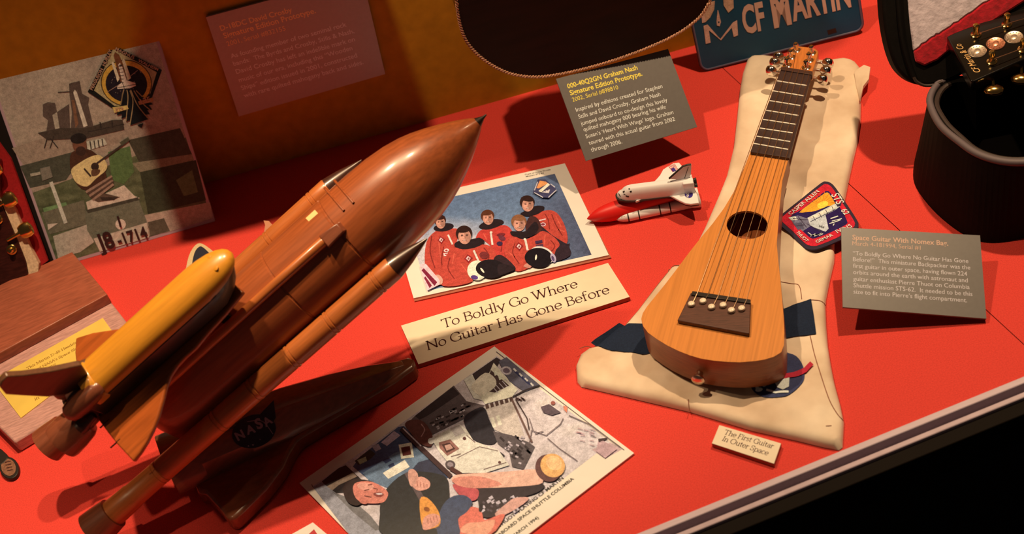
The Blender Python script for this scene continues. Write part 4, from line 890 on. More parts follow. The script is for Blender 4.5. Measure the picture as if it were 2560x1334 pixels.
# headstock
ZH = ZT - .001
d5 = lambda pts: cr(4.447, 1840, 100, pts)
hp = flat(ZH)
hq = [hp.at(*p) for p in d5([(500, 318), (548, 200), (590, 100), (620, 78), (700, 68), (790, 78), (880, 92), (915, 125), (905, 180), (870, 290), (842, 372)])]
prism('headstock', hq, V((0, 0, -.013)), mat('headstock_wood', ink(205, 110, 40), rough=.35, coat=.2, var=.2, scale=28, stretch=(20, 2, 1), rot=(0, 0, R(-27))), t, bevel=.001)
posts = [(670, 118), (612, 195), (572, 285), (842, 150), (815, 232), (783, 312)]
knobs = [(482, 188), (442, 256), (402, 345), (1012, 258), (990, 345), (952, 440)]
for (pp_, kk) in zip(posts, knobs):
    c = hp.at(*d5([pp_])[0]); kz = flat(ZH - .014).at(*d5([kk])[0]); ax = (kz - c); ax.z = 0; ax.normalize()
    parts = [lathe_vf(c, Z, [(0, .0062), (.0012, .0062), (.0022, .0045), (.0024, .0034), (.0070, .0030), (.0075, .0038), (.012, .0036), (.0135, .0022)], 20)]
    s0 = V((c.x, c.y, kz.z)); parts.append(tube_vf([s0 + ax * .004, kz], .0021, 10)); parts.append(prism_vf([s0 + V((x, y, .004)) for x, y in ((-.006, -.006), (.006, -.006), (.006, .006), (-.006, .006))], V((0, 0, -.008))))
    vs, fs = join(parts); tm = obj('tuning_machine', vs, fs, M_chrome, t, smooth=True)
    kv, kf = lathe_vf(kz - ax * .007, ax, [(0, .003), (.002, .0058), (.006, .0082), (.010, .0086), (.014, .0072), (.016, .004)], 20, 1, .72, Z)
    obj('knob', kv, kf, M_chrome, tm, smooth=True)
# bridge, pins, strings
pbz = flat(ZT + .006)
bq = [pbz.at(*p) for p in d2([(703, 366), (1027, 416), (1018, 588), (630, 516)])]
prism('bridge', bq, V((0, 0, -.0058)), M_bridge, t, bevel=.0012)
sq = [pbz.up(.0022).at(*p) for p in d2([(712, 358), (1025, 404), (1024, 424), (704, 378)])]
prism('saddle', sq, V((0, 0, -.0024)), mat('dark_saddle', (.02, .014, .012), rough=.4), t, bevel=.0006)
pins = [(708, 436), (770, 420), (816, 452), (878, 442), (923, 470), (978, 460)]
for p in pins:
    c = pbz.at(*d2([p])[0]); lathe('bridge_pin', c - Z * .004, Z, [(0, .0022), (.004, .0024), (.0045, .0038), (.006, .0044), (.0078, .0038), (.009, .0018)], M_pin, t, 16)
sad = [(738, 370), (796, 378), (850, 386), (903, 394), (955, 401), (1002, 408)]
nutp = [(487, 316), (563, 322), (632, 334), (697, 344), (762, 354), (818, 364)]
order = [2, 1, 0, 3, 4, 5]
for i in range(6):
    p_ = pbz.up(.001).at(*d2([pins[i]])[0]); s_ = pbz.up(.0026).at(*d2([sad[i]])[0]); n_ = flat(ZN).at(*d5([nutp[i]])[0])
    o_ = hp.up(.006).at(*d5([posts[order[i]]])[0]); o_ = o_ + (n_ - o_).normalized() * .003
    tube('string', [p_, s_, n_, o_], .0005 - .00004 * i, M_string, t, 6)
be = P(1749, 934, .036)
c0 = ow[16] * .5 + ow[17] * .5; out = (tail_c - neck_c).normalized()
bc = V((0, 0, 0)); d_ = ray(1749, 934); tt = ((ow[17] + out * .0) - CAM).dot(out) / d_.dot(out); bc = CAM + d_ * tt
M_btn = mat('button_steel', (.70, .55, .42), rough=.28, metal=1)
lathe('strap_button', bc - out * .002, out, [(0, .0045), (.004, .004), (.007, .0045), (.009, .0075), (.012, .0078), (.014, .0055), (.0145, .001)], M_btn, t, 20)

# ---------------------------------------------------------------- embroidered diamond patch on the bag
t = thing('mission_patch', 'red and navy diamond embroidered patch with a silver shuttle on the bag', 'patch', V((.43, 1.33, .015)))
ppz = flat(.0175)
po = spx([(145, 405), (160, 375), (330, 240), (480, 120), (520, 104), (562, 116), (605, 160), (700, 300), (770, 410), (782, 450), (765, 490), (640, 570), (480, 634), (430, 646), (380, 642), (335, 615), (240, 520), (152, 445)], 2)
prism('border', [ppz.at(*c4(*p)) for p in po], V((0, 0, -.0022)), mat('dark_navy_thread', (.025, .014, .05), rough=.8, var=.3, scale=900), t, bevel=.0004)
a = Art(ppz, m=c4, base=3e-4)
a.poly(spx([(172, 402), (185, 380), (340, 255), (490, 140), (520, 126), (552, 136), (590, 178), (690, 330), (748, 420), (752, 450), (735, 475), (620, 548), (475, 608), (430, 618), (390, 612), (355, 594), (260, 500), (180, 428)], 2), (212, 36, 44))
a.poly(spx([(232, 395), (330, 330), (500, 196), (530, 182), (560, 196), (640, 320), (690, 415), (680, 450), (560, 510), (440, 556), (400, 552), (350, 510)], 2), (44, 26, 66))
a.poly(spx([(310, 352), (400, 280), (505, 205), (530, 194), (550, 205), (600, 290), (540, 300), (440, 340), (380, 346)], 2), (246, 160, 40))
random.seed(4)
a.group([line_px([(490, 285), (490 + 150 * math.cos(r) * .9, 285 + 100 * math.sin(r))], 3) for r in [-2.9, -2.6, -2.3, -2.0, -1.7, -1.4, -1.1, -.8, -.5, -.2]], (232, 112, 24)); a.poly(ell(498, 290, 46, 26, -20), (250, 205, 60))
a.poly([(375, 395), (590, 285), (645, 275), (640, 300), (600, 330), (500, 380), (400, 425)], (214, 206, 190)); a.poly([(380, 400), (590, 292), (600, 312), (395, 420)], (240, 234, 220)); a.poly([(360, 410), (520, 370), (545, 480), (520, 505), (430, 470), (370, 440)], (206, 198, 186)); a.poly([(240, 395), (300, 375), (380, 400), (400, 460), (340, 500), (270, 450)], (120, 110, 110)); a.poly([(225, 392), (280, 380), (300, 410), (250, 415)], (226, 216, 200)); a.poly([(265, 440), (330, 430), (350, 480), (300, 490)], (90, 82, 86)); a.poly([(600, 278), (650, 270), (640, 300), (615, 305)], (60, 44, 60))
a.group([line_px([(420, 380), (440, 415)], 4), line_px([(470, 355), (490, 392)], 4), line_px([(520, 330), (540, 365)], 4), line_px([(570, 302), (585, 338)], 4), line_px([(400, 425), (600, 325)], 4), line_px([(370, 440), (500, 510)], 5), line_px([(300, 380), (370, 470)], 5), line_px([(260, 400), (380, 410)], 5), line_px([(280, 460), (350, 450)], 6)], (70, 54, 62))
a.group([line_px([(550, 440), (600, 425), (640, 410)], 7), line_px([(560, 400), (620, 380)], 9), line_px([(570, 420), (650, 400)], 6), line_px([(580, 455), (590, 440)], 8), line_px([(400, 540), (440, 520), (430, 540), (490, 515)], 6), line_px([(380, 510), (410, 530)], 6), line_px([(470, 535), (500, 520)], 5)], (226, 216, 206))
a.build('embroidery', t, .8, .15)
for q_ in [('CASPER ALLEN', (246, 372), (474, 186)), ('STS', (563, 212), (612, 290)), ('62', (640, 335), (672, 372)), ('THUOT', (282, 510), (366, 586)), ('GEMAR', (452, 594), (584, 536)), ('IVINS', (616, 516), (735, 465))]: lettering('lettering', [q_], ppz, M_wthread, t, m=c4, bold=.012, lift=1.4e-3, ysc=1.0)
lettering('small_lettering', [('USA', (464, 462), (508, 476))], ppz, M_blackink, t, m=c4, bold=.02, lift=1.6e-3)

# ---------------------------------------------------------------- carved wooden rocket and shuttle on its base
NO = V((.017, 1.309, .315)); A_ = V((.9021, .2182, .3723)).normalized(); W_ = V((.3297, -.9052, -.2682)).normalized(); O_ = V((-.2785, -.3647, .8885)).normalized()
def LR(x, w_, o_): return NO - A_ * x + W_ * w_ + O_ * o_
WROT = (0, 0, R(13.6))
def wood(name, c, var=.26, coat=.3, rough=.34): return mat(name, c, rough=rough, spec=.5, coat=coat, var=var, scale=16, stretch=(1.2, 14, 14), rot=(0, R(-22), R(13.6)))
W_tank = wood('redwood_tank', ink(168, 78, 30)); W_dark = wood('dark_walnut', ink(70, 34, 18)); W_yel = wood('yellow_wood', ink(228, 138, 30), var=.15); W_eb = wood('black_wood', (.016, .009, .006), rough=.4)
W_wing = wood('orange_wing_wood', ink(186, 84, 24)); W_srb = wood('honey_wood', ink(198, 100, 36)); W_bell = wood('brown_bell_wood', ink(140, 68, 34)); W_base = wood('base_walnut', ink(122, 62, 30), coat=.5, rough=.3, var=.25); W_fin = wood('fin_walnut', ink(112, 66, 34))
t = thing('wooden_rocket_model', 'large carved wooden model of a shuttle on tank and boosters over a dark base', 'model', V((-.30, 1.21, 0)))
ET_O = LR(0, .002, 0)
def etlathe(name, prof, m_, par=t): return lathe(name, ET_O, -A_, prof, m_, par, 64)
tank = etlathe('fuel_tank', [(.010, .0068), (.0186, .0130), (.030, .0200), (.0435, .0275), (.060, .0355), (.075, .0420), (.09, .0470), (.110, .0515), (.1345, .0546), (.165, .0558), (.2035, .0560), (.2045, .0548), (.2065, .0548), (.2075, .0560), (.2935, .0560), (.2945, .0550), (.296, .0550), (.297, .0560), (.46, .0560), (.495, .054), (.512, .046), (.521, .030), (.524, .012)], W_tank)
etlathe('nose_tip', [(-.0035, .0008), (.002, .0022), (.0105, .0066), (.0108, .004)], W_eb, tank)
def on_tank(u, v, r=.0562):
    d = ray(u, v).normalized(); q = CAM - ET_O; dp = d - A_ * d.dot(A_); qp = q - A_ * q.dot(A_)
    a_, b_, c_ = dp.length_squared, 2 * dp.dot(qp), qp.length_squared - r * r
    return CAM + d * ((-b_ - math.sqrt(max(0, b_ * b_ - 4 * a_ * c_))) / (2 * a_))
st = [on_tank(*p) for p in [(764, 545), (787, 524), (795, 533), (772, 553)]]
prism('paper_sticker', st, -(CAM - st[0]).normalized() * .001, mat('pale_sticker', ink(245, 190, 100), rough=.5), tank)
for u0 in (812, 836):
    vs = [on_tank(u0 + 12 * k - .0, 470 + 14 * k - (u0 - 812) * .8, .0564) for k in range(5)]
    tube('tank_rib', vs, .0016, W_tank, tank, 8)
def angp(x, deg, r): return LR(x, .002 + math.sin(R(deg)) * r, math.cos(R(deg)) * r)
tube('feed_line', [angp(.222, 20, .057), angp(.226, 20, .059), angp(.30, 20, .0600), angp(.40, 20, .0600), angp(.49, 20, .059)], [.004, .006, .006, .006, .006], W_srb, tank, 14)
fx = [angp(.196, 14, .054), angp(.196, 28, .054), angp(.226, 30, .054), angp(.226, 12, .054)]
prism('feed_fairing', [angp(.200, 16, .062), angp(.200, 27, .062), angp(.224, 29, .065), angp(.224, 14, .065)], [f_ - q for f_, q in zip(fx, [angp(.200, 16, .062), angp(.200, 27, .062), angp(.224, 29, .065), angp(.224, 14, .065)])], W_bell, tank, bevel=.001)
def booster(nose, tail, nm='booster'):
    d = tail - nose; k = 1.0
    cone = lathe_vf(nose, d, [(0, .0008), (.012, .0045), (.030, .0098), (.050, .0140), (.0505, .012)], 32)
    b = lathe(nm, nose, d, [(.050, .0136), (.052, .0144)] + sum([[(x - .004, .0144), (x - .0035, .0136), (x - .002, .0136), (x - .0015, .0147), (x + .0015, .0147), (x + .002, .0136), (x + .0035, .0136), (x + .004, .0144)] for x in (.075, .145, .205, .262, .318, .41)], []) + [(.452, .0146), (.454, .0155), (.485, .0165)], W_srb, t, 32)
    obj('nose_cone', *cone, W_dark, b, smooth=True)
    obj('skirt', *lathe_vf(nose, d, [(.485, .0150), (.4852, .0195), (.505, .0220), (.517, .0230), (.518, .018), (.500, .010)], 32), W_bell, b, smooth=True)
    return b
booster(LR(.138, .075, 0), LR(.655, .0685, 0)); booster(LR(.143, -.070, 0), LR(.655, -.0685, 0))
def loft_vf(secs):
    n = len(secs[0]); vs = [p for s in secs for p in s]
    fs = [[i * n + k, i * n + (k + 1) % n, (i + 1) * n + (k + 1) % n, (i + 1) * n + k] for i in range(len(secs) - 1) for k in range(n)]
    return vs, fs + [list(range(n))[::-1], list(range((len(secs) - 1) * n, len(secs) * n))]
def capsec(x, hw, lo, hi, e=1.0, n=14): return [LR(x, hw * math.cos(math.pi * k / n), lo + (hi - lo) * math.sin(math.pi * k / n) ** e) for k in range(n + 1)]
secs = []
for x, s_ in ((.3010, .06), (.303, .30), (.307, .50), (.314, .68), (.325, .84), (.338, .94), (.352, 1), (.42, 1), (.506, 1)):
    lo = .120 - .004 * s_; secs.append(capsec(x, .0255 * s_, lo, lo + .019 * s_ + .001, .8))
fus = obj('upper_fuselage', *loft_vf(secs), W_yel, t, smooth=True)
for w_ in (-.0075, .0095):
    c = LR(.322, w_, .1315); obj('cockpit_window', *lathe_vf(c, O_, [(-.003, .0028), (.0006, .0028), (.001, .001)], 14), W_yel, fus, smooth=True)
secs = []
for x, s_ in ((.310, .25), (.318, .55), (.330, .8), (.345, .97), (.36, 1), (.50, 1), (.532, 1)):
    h = .033 * s_; secs.append([LR(x, wv * .0262 * s_, ov) for wv, ov in ((-1, .1172), (1, .1172), (1, .1172 - h * .75), (.8, .1172 - h), (-.8, .1172 - h), (-1, .1172 - h * .75))])
obj('lower_fuselage', *loft_vf(secs), W_eb, t, bevel=.0015)
plan = [(.345, .020), (.372, .026), (.400, .0285), (.421, .0320), (.440, .039), (.4535, .0460), (.472, .055), (.490, .0665), (.512, .078), (.5355, .0875), (.541, .070), (.545, .045), (.547, .0200)]
plan2 = [(x, -w_) for x, w_ in plan[::-1]]; plan2 = [(.547, -.02), (.540, -.05), (.531, -.074), (.5215, -.0895), (.500, -.078), (.471, -.057), (.4535, -.046), (.440, -.039), (.421, -.032), (.400, -.0285), (.372, -.026), (.345, -.020)]
wpx = [(608, 728), (560, 786), (520, 830), (487, 870), (460, 894), (440, 916), (424, 940), (414, 968), (406, 1001), (395, 1040), (381, 1074), (366, 1104), (350, 1130), (332, 1153), (318, 1138), (290, 1108), (268, 1080), (252, 1058)]
wr = [hit(u, v, LR(0, 0, .0865), O_) for u, v in wpx]
prism('wing', wr + [LR(.547, 0, .0865), LR(.330, 0, .0865)], -O_ * .0065, W_wing, t, bevel=.0022, seg=3)
prism('wing', [LR(x, w_, .0865) for x, w_ in [(.345, 0), (.547, 0)] + plan2], -O_ * .0065, W_wing, t, bevel=.0022, seg=3)
for w_ in (.03, .06): prism('elevon_gap', [LR(.547, w_ - .0004, .0868), LR(.532, w_ - .0004, .0868), LR(.532, w_ + .0004, .0868), LR(.547, w_ + .0004, .0868)], -O_ * .002, W_eb, t)
secs = [capsec(x, .0255 * s_ + .0012, .113, .113 + .024 * s_, .8) for x, s_ in ((.505, .99), (.507, 1.04), (.517, 1.05), (.521, 1.02))]
obj('tail_band', *loft_vf(secs), W_yel, t, smooth=True)
for w_ in (-.0150, .0165):
    obj('engine_pod', *lathe_vf(LR(.500, w_, .124), -A_, [(0, .003), (.004, .0085), (.012, .0115), (.03, .0125), (.046, .0120), (.052, .0105), (.056, .006)], 24), W_fin if w_ < 0 else W_bell, t, smooth=True)
secs = [[LR(x, wv * .019, ov) for wv, ov in ((-1, .128), (1, .128), (1, .090), (-1, .090))] for x in (.518, .546)]
obj('tail_block', *loft_vf(secs), W_dark, t, bevel=.0015)
finp = [(204, 912), (130, 928), (60, 938), (18, 940), (4, 954), (0, 968), (15, 986), (60, 989), (120, 992), (170, 985), (230, 950)]
fo = LR(0, .004, 0); fin = [hit(u, v, fo, W_) for u, v in finp]
prism('tail_fin', fin, -W_ * .008, W_fin, t, bevel=.0012)
nz_ = LR(.540, .008, .0895)
obj('main_engine', *lathe_vf(nz_, -A_ + W_ * .06, [(0, .011), (.004, .0132), (.016, .0138), (.0165, .0185), (.022, .0212), (.036, .0228), (.050, .0232), (.054, .0222), (.054, .018), (.03, .010)], 36), W_bell, t, smooth=True)
for w_, o__ in ((.020, .098), (-.014, .097)):
    obj('small_engine', *lathe_vf(LR(.540, w_, o__), -A_, [(0, .005), (.008, .0065), (.016, .0092), (.022, .0098), (.022, .007)], 20), W_dark, t, smooth=True)
for x in (.36, .47):
    for w_ in (-.012, .012): prism('strut', [LR(x, w_ - .005, .0845), LR(x + .012, w_ - .005, .0845), LR(x + .012, w_ + .005, .0845), LR(x, w_ + .005, .0845)], -O_ * .034, W_eb, t)
# base: delta-shaped foot with a raised spine
BT = V((-.155, 1.257, 0)); BA = V((-.972, -.235, 0)).normalized(); BB = V((.235, -.972, 0)).normalized()
def LB(u, v, z): return BT + BA * u + BB * v + Z * z
half = [(-.004, .0), (-.001, .011), (.03, .019), (.10, .028), (.140, .032), (.168, .0365), (.182, .050), (.196, .067), (.225, .088), (.262, .106), (.272, .110), (.279, .104), (.281, .092), (.292, .05)]
bp = [LB(u, v, .024) for u, v in half] + [LB(.300, .045, .024), LB(.300, -.045, .024)] + [LB(u, -v, .024) for u, v in half[::-1]]
base = prism('base_plate', bp, -Z * .0238, W_base, t, bevel=.005, seg=3, angle=30)
secs = []
for u, hw, hz in ((.010, .008, .026), (.05, .018, .036), (.10, .025, .046), (.16, .030, .056), (.22, .033, .062), (.28, .034, .068), (.320, .034, .070)):
    secs.append([LB(u, -hw * 1.1, .022), LB(u, -hw * 1.0, hz * .92), LB(u, -hw * .75, hz), LB(u, hw * .35, hz), LB(u, hw * .88, hz * .72), LB(u, hw, .022)])
spine = obj('base_spine', *loft_vf(secs), W_base, t, bevel=.003)
secs = [[LB(u, v, z) for v in (-.012, .012) for u in ((u0, u1) if v < 0 else (u1, u0))] for u0, u1, z in ((.225, .29, .060), (.215, .27, .112), (.19, .25, .160))]
obj('support_post', *loft_vf(secs), W_eb, t, bevel=.002)
# round emblem on the flank of the spine
s0, s1, s2 = LB(.22, .033 * .88, .062 * .72), LB(.28, .034 * .88, .068 * .72), LB(.25, .0335 * .35, .065)
nrm = (s1 - s0).cross(s2 - s0).normalized()
if nrm.dot(CAM - s0) < 0: nrm = -nrm
pdec = Plane(s0 + nrm * .0012, nrm)
cq = lambda x, y: (400 + x / 2.938, 880 + y / 2.938)
a = Art(pdec, m=cq)
a.poly(ell(690, 580, 165, 120, -18), (34, 24, 26)); a.poly([(690, 500), (835, 350), (850, 480), (800, 560)], (34, 24, 26))
a.poly(line_px(spx([(640, 510), (720, 500), (770, 520), (830, 600)], 5, False), 6), (130, 100, 90)); a.group([ell(683, 680, 8, 6), ell(650, 688, 6, 5), ell(735, 640, 4, 4)], (130, 100, 90))
a.build('emblem', spine, .35, .4)
lettering('emblem_lettering', [('N', (572, 650), (628, 620)), ('A', (640, 606), (706, 582)), ('S', (716, 566), (762, 546)), ('A', (775, 548), (832, 512))], pdec, mat('grey_emblem_ink', ink(130, 104, 94), rough=.5), spine, m=cq, bold=.04, lift=6e-4)
# pale tag behind the left booster
t = thing('pale_tag', 'tiny pale pointed tag standing behind the upper booster of the wooden rocket', 'tag', P(668, 600))
pv = Plane(P(668, 610), (0, -.8, .6))
card('tag', pv, [(659, 551), (672, 552), (681, 562), (672, 580), (650, 610), (648, 606), (660, 580), (663, 562)], .0012, mat('tag_paper', ink(225, 150, 90), rough=.6), t)

# ---------------------------------------------------------------- toy shuttle
M_tred = mat('toy_red', (.75, .018, .016), rough=.42, spec=.45); M_twhite = mat('toy_white', ink(242, 214, 190), rough=.45); M_tblk = mat('toy_black', (.018, .012, .010), rough=.5); M_tnavy = mat('toy_navy', ink(62, 40, 96), rough=.5)
c0 = P(1473, 545, .012); ang = R(-6.6); TA = V((math.cos(ang), math.sin(ang), 0)); TW = V((TA.y, -TA.x, 0))
def LT(x, w_, z): return V((c0.x, c0.y, 0)) + TA * x + TW * w_ + Z * z
t = thing('toy_shuttle', 'small white toy space shuttle on a red tank with white boosters beside the crew photograph', 'toy', LT(.07, 0, 0))
obj('tank', *lathe_vf(LT(-.003, .001, .0125), TA + Z * .012 - TW * .085, [(0, .0006), (.004, .0035), (.010, .0072), (.018, .0100), (.028, .0122), (.040, .0134), (.055, .0138), (.125, .0136), (.135, .0118), (.141, .006)], 40), M_tred, t, smooth=True)
for sgn in (1, -1):
    n_ = P(1540, 547, .0074) if sgn > 0 else None
    if sgn < 0:
        q = P(1540, 547, .0074) - V((c0.x, c0.y, 0)); n_ = LT(q.dot(TA), -q.dot(TW), .0074)
    b = obj('booster', *lathe_vf(n_, TA, [(0, .0014), (.003, .0037), (.009, .0060), (.017, .0071), (.104, .0071), (.106, .0078), (.116, .0086), (.1165, .004)], 32), M_twhite, t, smooth=True)
    for x in (.0168, .0315, .0605, .0745): obj('black_band', *lathe_vf(n_ + TA * (x - .0009), TA, [(0, .0069), (.0001, .00728), (.0017, .00728), (.0018, .0069)], 32), M_tblk, b, smooth=True)
    if sgn > 0: obj('port_dot', *join([lathe_vf(n_ + TA * xx + TW * ww + Z * math.sqrt(.0066 ** 2 - ww * ww) * .88, Z * .8 + TW * .6, [(-.001, .0005), (.0005, .0005)], 8) for xx, ww in ((.0085, .001), (.0085, .0035), (.0115, .0012), (.0115, .0037))]), M_tblk, b)
def tw(px, z): return [flat(z).at(*p) for p in cr(6.0625, 1400, 380, px)]
ON = flat(.036).at(1542, 489); on = (ON - V((c0.x, c0.y, 0))); ox, ow_ = on.dot(TA), on.dot(TW)
BE = flat(.044).at(1733, 455); be_ = (BE - V((c0.x, c0.y, 0))); ex_, ew_ = be_.dot(TA), be_.dot(TW)
def OB(s, w_, z): return LT(ox + (ex_ - ox) * s, ow_ + (ew_ - ow_) * s + w_, z)
def tsec(s, hw, lo, hi, n=16, e=.75): return [OB(s, hw * (1 if math.cos(math.pi * k / n) > 0 else -1) * abs(math.cos(math.pi * k / n)) ** e, lo + (hi - lo) * math.sin(math.pi * k / n) ** e) for k in range(n + 1)]
prof = [(0, .08, .0345, .0355), (.008, .35, .0325, .0385), (.025, .6, .0315, .0410), (.05, .78, .031, .0425), (.085, .9, .031, .0438), (.11, .97, .031, .0468), (.16, 1, .031, .0495), (.22, 1, .031, .0505), (.98, 1, .031, .0515), (1, .97, .031, .051)]
body = obj('body', *loft_vf([tsec(s, .0092 * k, lo, hi) for s, k, lo, hi in prof]), M_twhite, t, smooth=True)
def bsec(s, hw, lo, hi): return [OB(s, hw * math.cos(math.pi * k / 12), hi - (hi - lo) * math.sin(math.pi * k / 12) ** .6) for k in range(13)]
obj('black_belly', *loft_vf([bsec(s, hw, lo, hi) for s, hw, lo, hi in ((-.018, .002, .0325, .0350), (-.005, .0062, .0285, .0350), (.03, .0088, .0275, .0345), (.10, .0102, .027, .033), (.20, .0104, .027, .0315), (1.0, .0104, .027, .0315))]), M_tblk, t, smooth=True)
wp = [(1140, 745), (1300, 690), (1450, 658), (1600, 658), (1700, 670), (1800, 725), (1900, 772), (1980, 782), (2105, 765), (2085, 660), (2030, 520), (1960, 420), (1890, 300), (1855, 215), (1805, 155), (1720, 165), (1640, 210), (1560, 262), (1515, 345), (1470, 398)]
prism('wing', tw(wp, .0325), -Z * .0035, M_twhite, t, bevel=.0008)
wc = sum(tw(wp, .029), V()) / len(wp)
prism('wing_underside', [wc + (p - wc) * 1.0 for p in tw(wp, .0289)], -Z * .0055, M_tblk, t, bevel=.0008)
fo = OB(.8, 0, .05); fn = TW
fpx = cr(6.0625, 1400, 380, [(1648, 408), (1760, 310), (1862, 215), (1935, 193), (1992, 188), (1990, 260), (1985, 345), (1955, 392), (1880, 425)])
fin = prism('tail_fin', [hit(u, v, fo + fn * .0012, fn) for u, v in fpx], -fn * .0024, M_twhite, t, bevel=.0005)
tube('fin_black_edge', [hit(u, v, fo, fn) for u, v in cr(6.0625, 1400, 380, [(1655, 400), (1760, 306), (1866, 212), (1935, 192), (1985, 186)])], .0014, M_tblk, fin, 8)
tube('rudder_line', [hit(u, v, fo + fn * .0013, fn) for u, v in cr(6.0625, 1400, 380, [(1945, 228), (1888, 398)])], .0004, M_tblk, fin, 6)
for w_ in (-.0062, .0066):
    obj('engine_pod', *loft_vf([[OB(s, w_ + dx * k, .0465 + dz * k) for dx, dz in ((-.0036, -.004), (.0036, -.004), (.0036, .0045), (-.0036, .0045))] for s, k in ((.855, .75), (.87, 1), (.99, 1.05), (1.0, .95))]), M_twhite, t, bevel=.001)
for w_, z_ in ((-.004, .041), (.004, .041), (0, .047)): obj('engine_bell', *lathe_vf(OB(.985, w_, z_), TA, [(0, .0018), (.006, .0032), (.0062, .002)], 16), M_tblk, t, smooth=True)
from mathutils.bvhtree import BVHTree
def bvh_of(o):
    l = root_loc(o.parent) if o.parent else V((0, 0, 0)); l = l + o.location
    return BVHTree.FromPolygons([v.co + l for v in o.data.vertices], [list(p.vertices) for p in o.data.polygons])
def decal(name, polys, bv, m_, par, lift=.0003):
    "thin printed marks wrapped on a surface"
    vs, fs = [], []
    for q in polys:
        pts = []
        for u, v in q:
            h = bv.ray_cast(CAM, ray(u, v).normalized())
            if h[0] is None: break
            pts.append(h[0] + h[1].normalized() * (lift if h[1].dot(CAM - h[0]) > 0 else -lift))
        if len(pts) == len(q): fs.append(list(range(len(vs), len(vs) + len(q)))); vs += pts
    if fs: return obj(name, vs, fs, m_, par, fix=False)
bv = bvh_of(body); c7z = lambda pts: cr(6.0625, 1400, 380, pts)
decal('window', [c7z([(950, 600), (975, 580), (985, 600), (965, 620)]), c7z([(950, 602), (968, 600), (985, 640), (968, 645)]), c7z([(966, 640), (986, 636), (1015, 660), (1000, 672)]), c7z([(1000, 655), (1018, 660), (1050, 665), (1040, 684), (1000, 674)])], bv, M_tblk, body)
decal('overhead_window', [c7z([(1036, 552), (1058, 546), (1064, 562), (1042, 568)]), c7z([(1056, 588), (1084, 582), (1090, 606), (1062, 612)])], bv, M_tblk, body)
decal('nose_stripe', [c7z([(884, 628), (896, 626), (916, 660), (904, 664)]), c7z([(904, 664), (916, 660), (946, 726), (934, 730)])], bv, M_tblk, body)
def decal_text(name, s, p0, p1, bv, m_, par, bold=0, ysc=1, shear=0, lift=.0003):
    vs, fs = font_mesh(s, bold, 0, shear); x0 = min(v.x for v in vs); x1 = max(v.x for v in vs)
    dx, dy = p1[0] - p0[0], p1[1] - p0[1]; k = 1 / (x1 - x0); L = math.hypot(dx, dy); out = []
    for v in vs:
        tt = (v.x - x0) * k; h_ = v.y * k * ysc
        u, w2 = p0[0] + dx * tt + dy * h_, p0[1] + dy * tt - dx * h_
        h = bv.ray_cast(CAM, ray(u, w2).normalized())
        if h[0] is None: return None
        out.append(h[0] + h[1].normalized() * (lift if h[1].dot(CAM - h[0]) > 0 else -lift))
    return obj(name, out, fs, m_, par, fix=False)
decal_text('lettering', 'www.NASA.gov', c7z([(1160, 546)])[0], c7z([(1535, 445)])[0], bv, M_tblk, body, .02, 1.0)
pw = flat(.0329)
a = Art(pw, m=lambda x, y: (1400 + x / 6.0625, 380 + y / 6.0625), base=1e-4)
a.poly(ell(1952, 638, 62, 54, 0), (60, 42, 104)); a.poly([(1640, 208), (1745, 172), (1800, 262), (1705, 300)], (236, 214, 200))
for k_ in range(6): f0, f1 = k_ / 6, (k_ + .5) / 6; a.poly([(1640 + 105 * f0, 208 - 36 * f0), (1640 + 105 * f1, 208 - 36 * f1), (1705 + 95 * f1, 300 - 38 * f1), (1705 + 95 * f0, 300 - 38 * f0)], (214, 60, 52), up=False)
a.h += a.step; a.poly([(1678, 250), (1728, 232), (1762, 280), (1710, 298)], (72, 46, 96)); a.build('wing_print', t)
lettering('wing_lettering', [('NASA', (1950, 685), (1958, 592))], pw, M_twhite, t, m=lambda x, y: (1400 + x / 6.0625, 380 + y / 6.0625), bold=.03, lift=3e-4, ysc=1.0)

# ---------------------------------------------------------------- big dark guitars hung on the back wall
M_ngtop = mat('dark_mahogany_top', (.014, .0030, .0018), rough=.4, spec=.15, coat=0, var=.5, scale=8, stretch=(1.5, 1, 9))
M_ngside = mat('dark_side_wood', (.022, .007, .004), rough=.3, coat=.3, var=.3, scale=20)
M_rope = mat('rope_binding', ink(200, 130, 80), rough=.5, var=.7, scale=420)
GY = 1.60
def guitar_outline(cx_, cz_, k=1.0, y=GY):
    half_ = [(0, 0), (.06, .004), (.115, .022), (.158, .062), (.182, .115), (.185, .165), (.170, .215), (.142, .262), (.124, .305), (.124, .340), (.136, .385), (.142, .420), (.134, .460), (.105, .492), (.055, .508), (.028, .512)]
    pts = [V((cx_ + x * k, y, cz_ + z * k)) for x, z in half_] + [V((cx_ - x * k, y, cz_ + z * k)) for x, z in half_[:0:-1]]
    return smooth_path(pts, 3, True)
pg = Plane((0, GY, 0), (0, -1, 0))
rope_px = [(1140, 0), (1150, 60), (1170, 108), (1212, 150), (1268, 180), (1330, 191), (1400, 184), (1500, 160), (1600, 126), (1690, 85), (1748, 42), (1775, 0)]
rw = [pg.at(*p) for p in rope_px]
cxg = (rw[0].x + rw[-1].x) / 2
full = smooth_path(rw, 4)
hi = rw[0].z
top = [V((rw[-1].x + .012, GY, hi - .05)), V((rw[-1].x + .008, GY, hi)), V((cxg + .145, GY, hi + .09)), V((cxg + .118, GY, hi + .15)), V((cxg + .125, GY, hi + .23)), V((cxg + .10, GY, hi + .30)), V((cxg + .03, GY, hi + .34)), V((cxg - .03, GY, hi + .34)), V((cxg - .10, GY, hi + .30)), V((cxg - .125, GY, hi + .23)), V((cxg - .118, GY, hi + .15)), V((cxg - .145, GY, hi + .10)), V((rw[0].x - .002, GY, hi + .05))]
loop = smooth_path(full + top, 2, True)
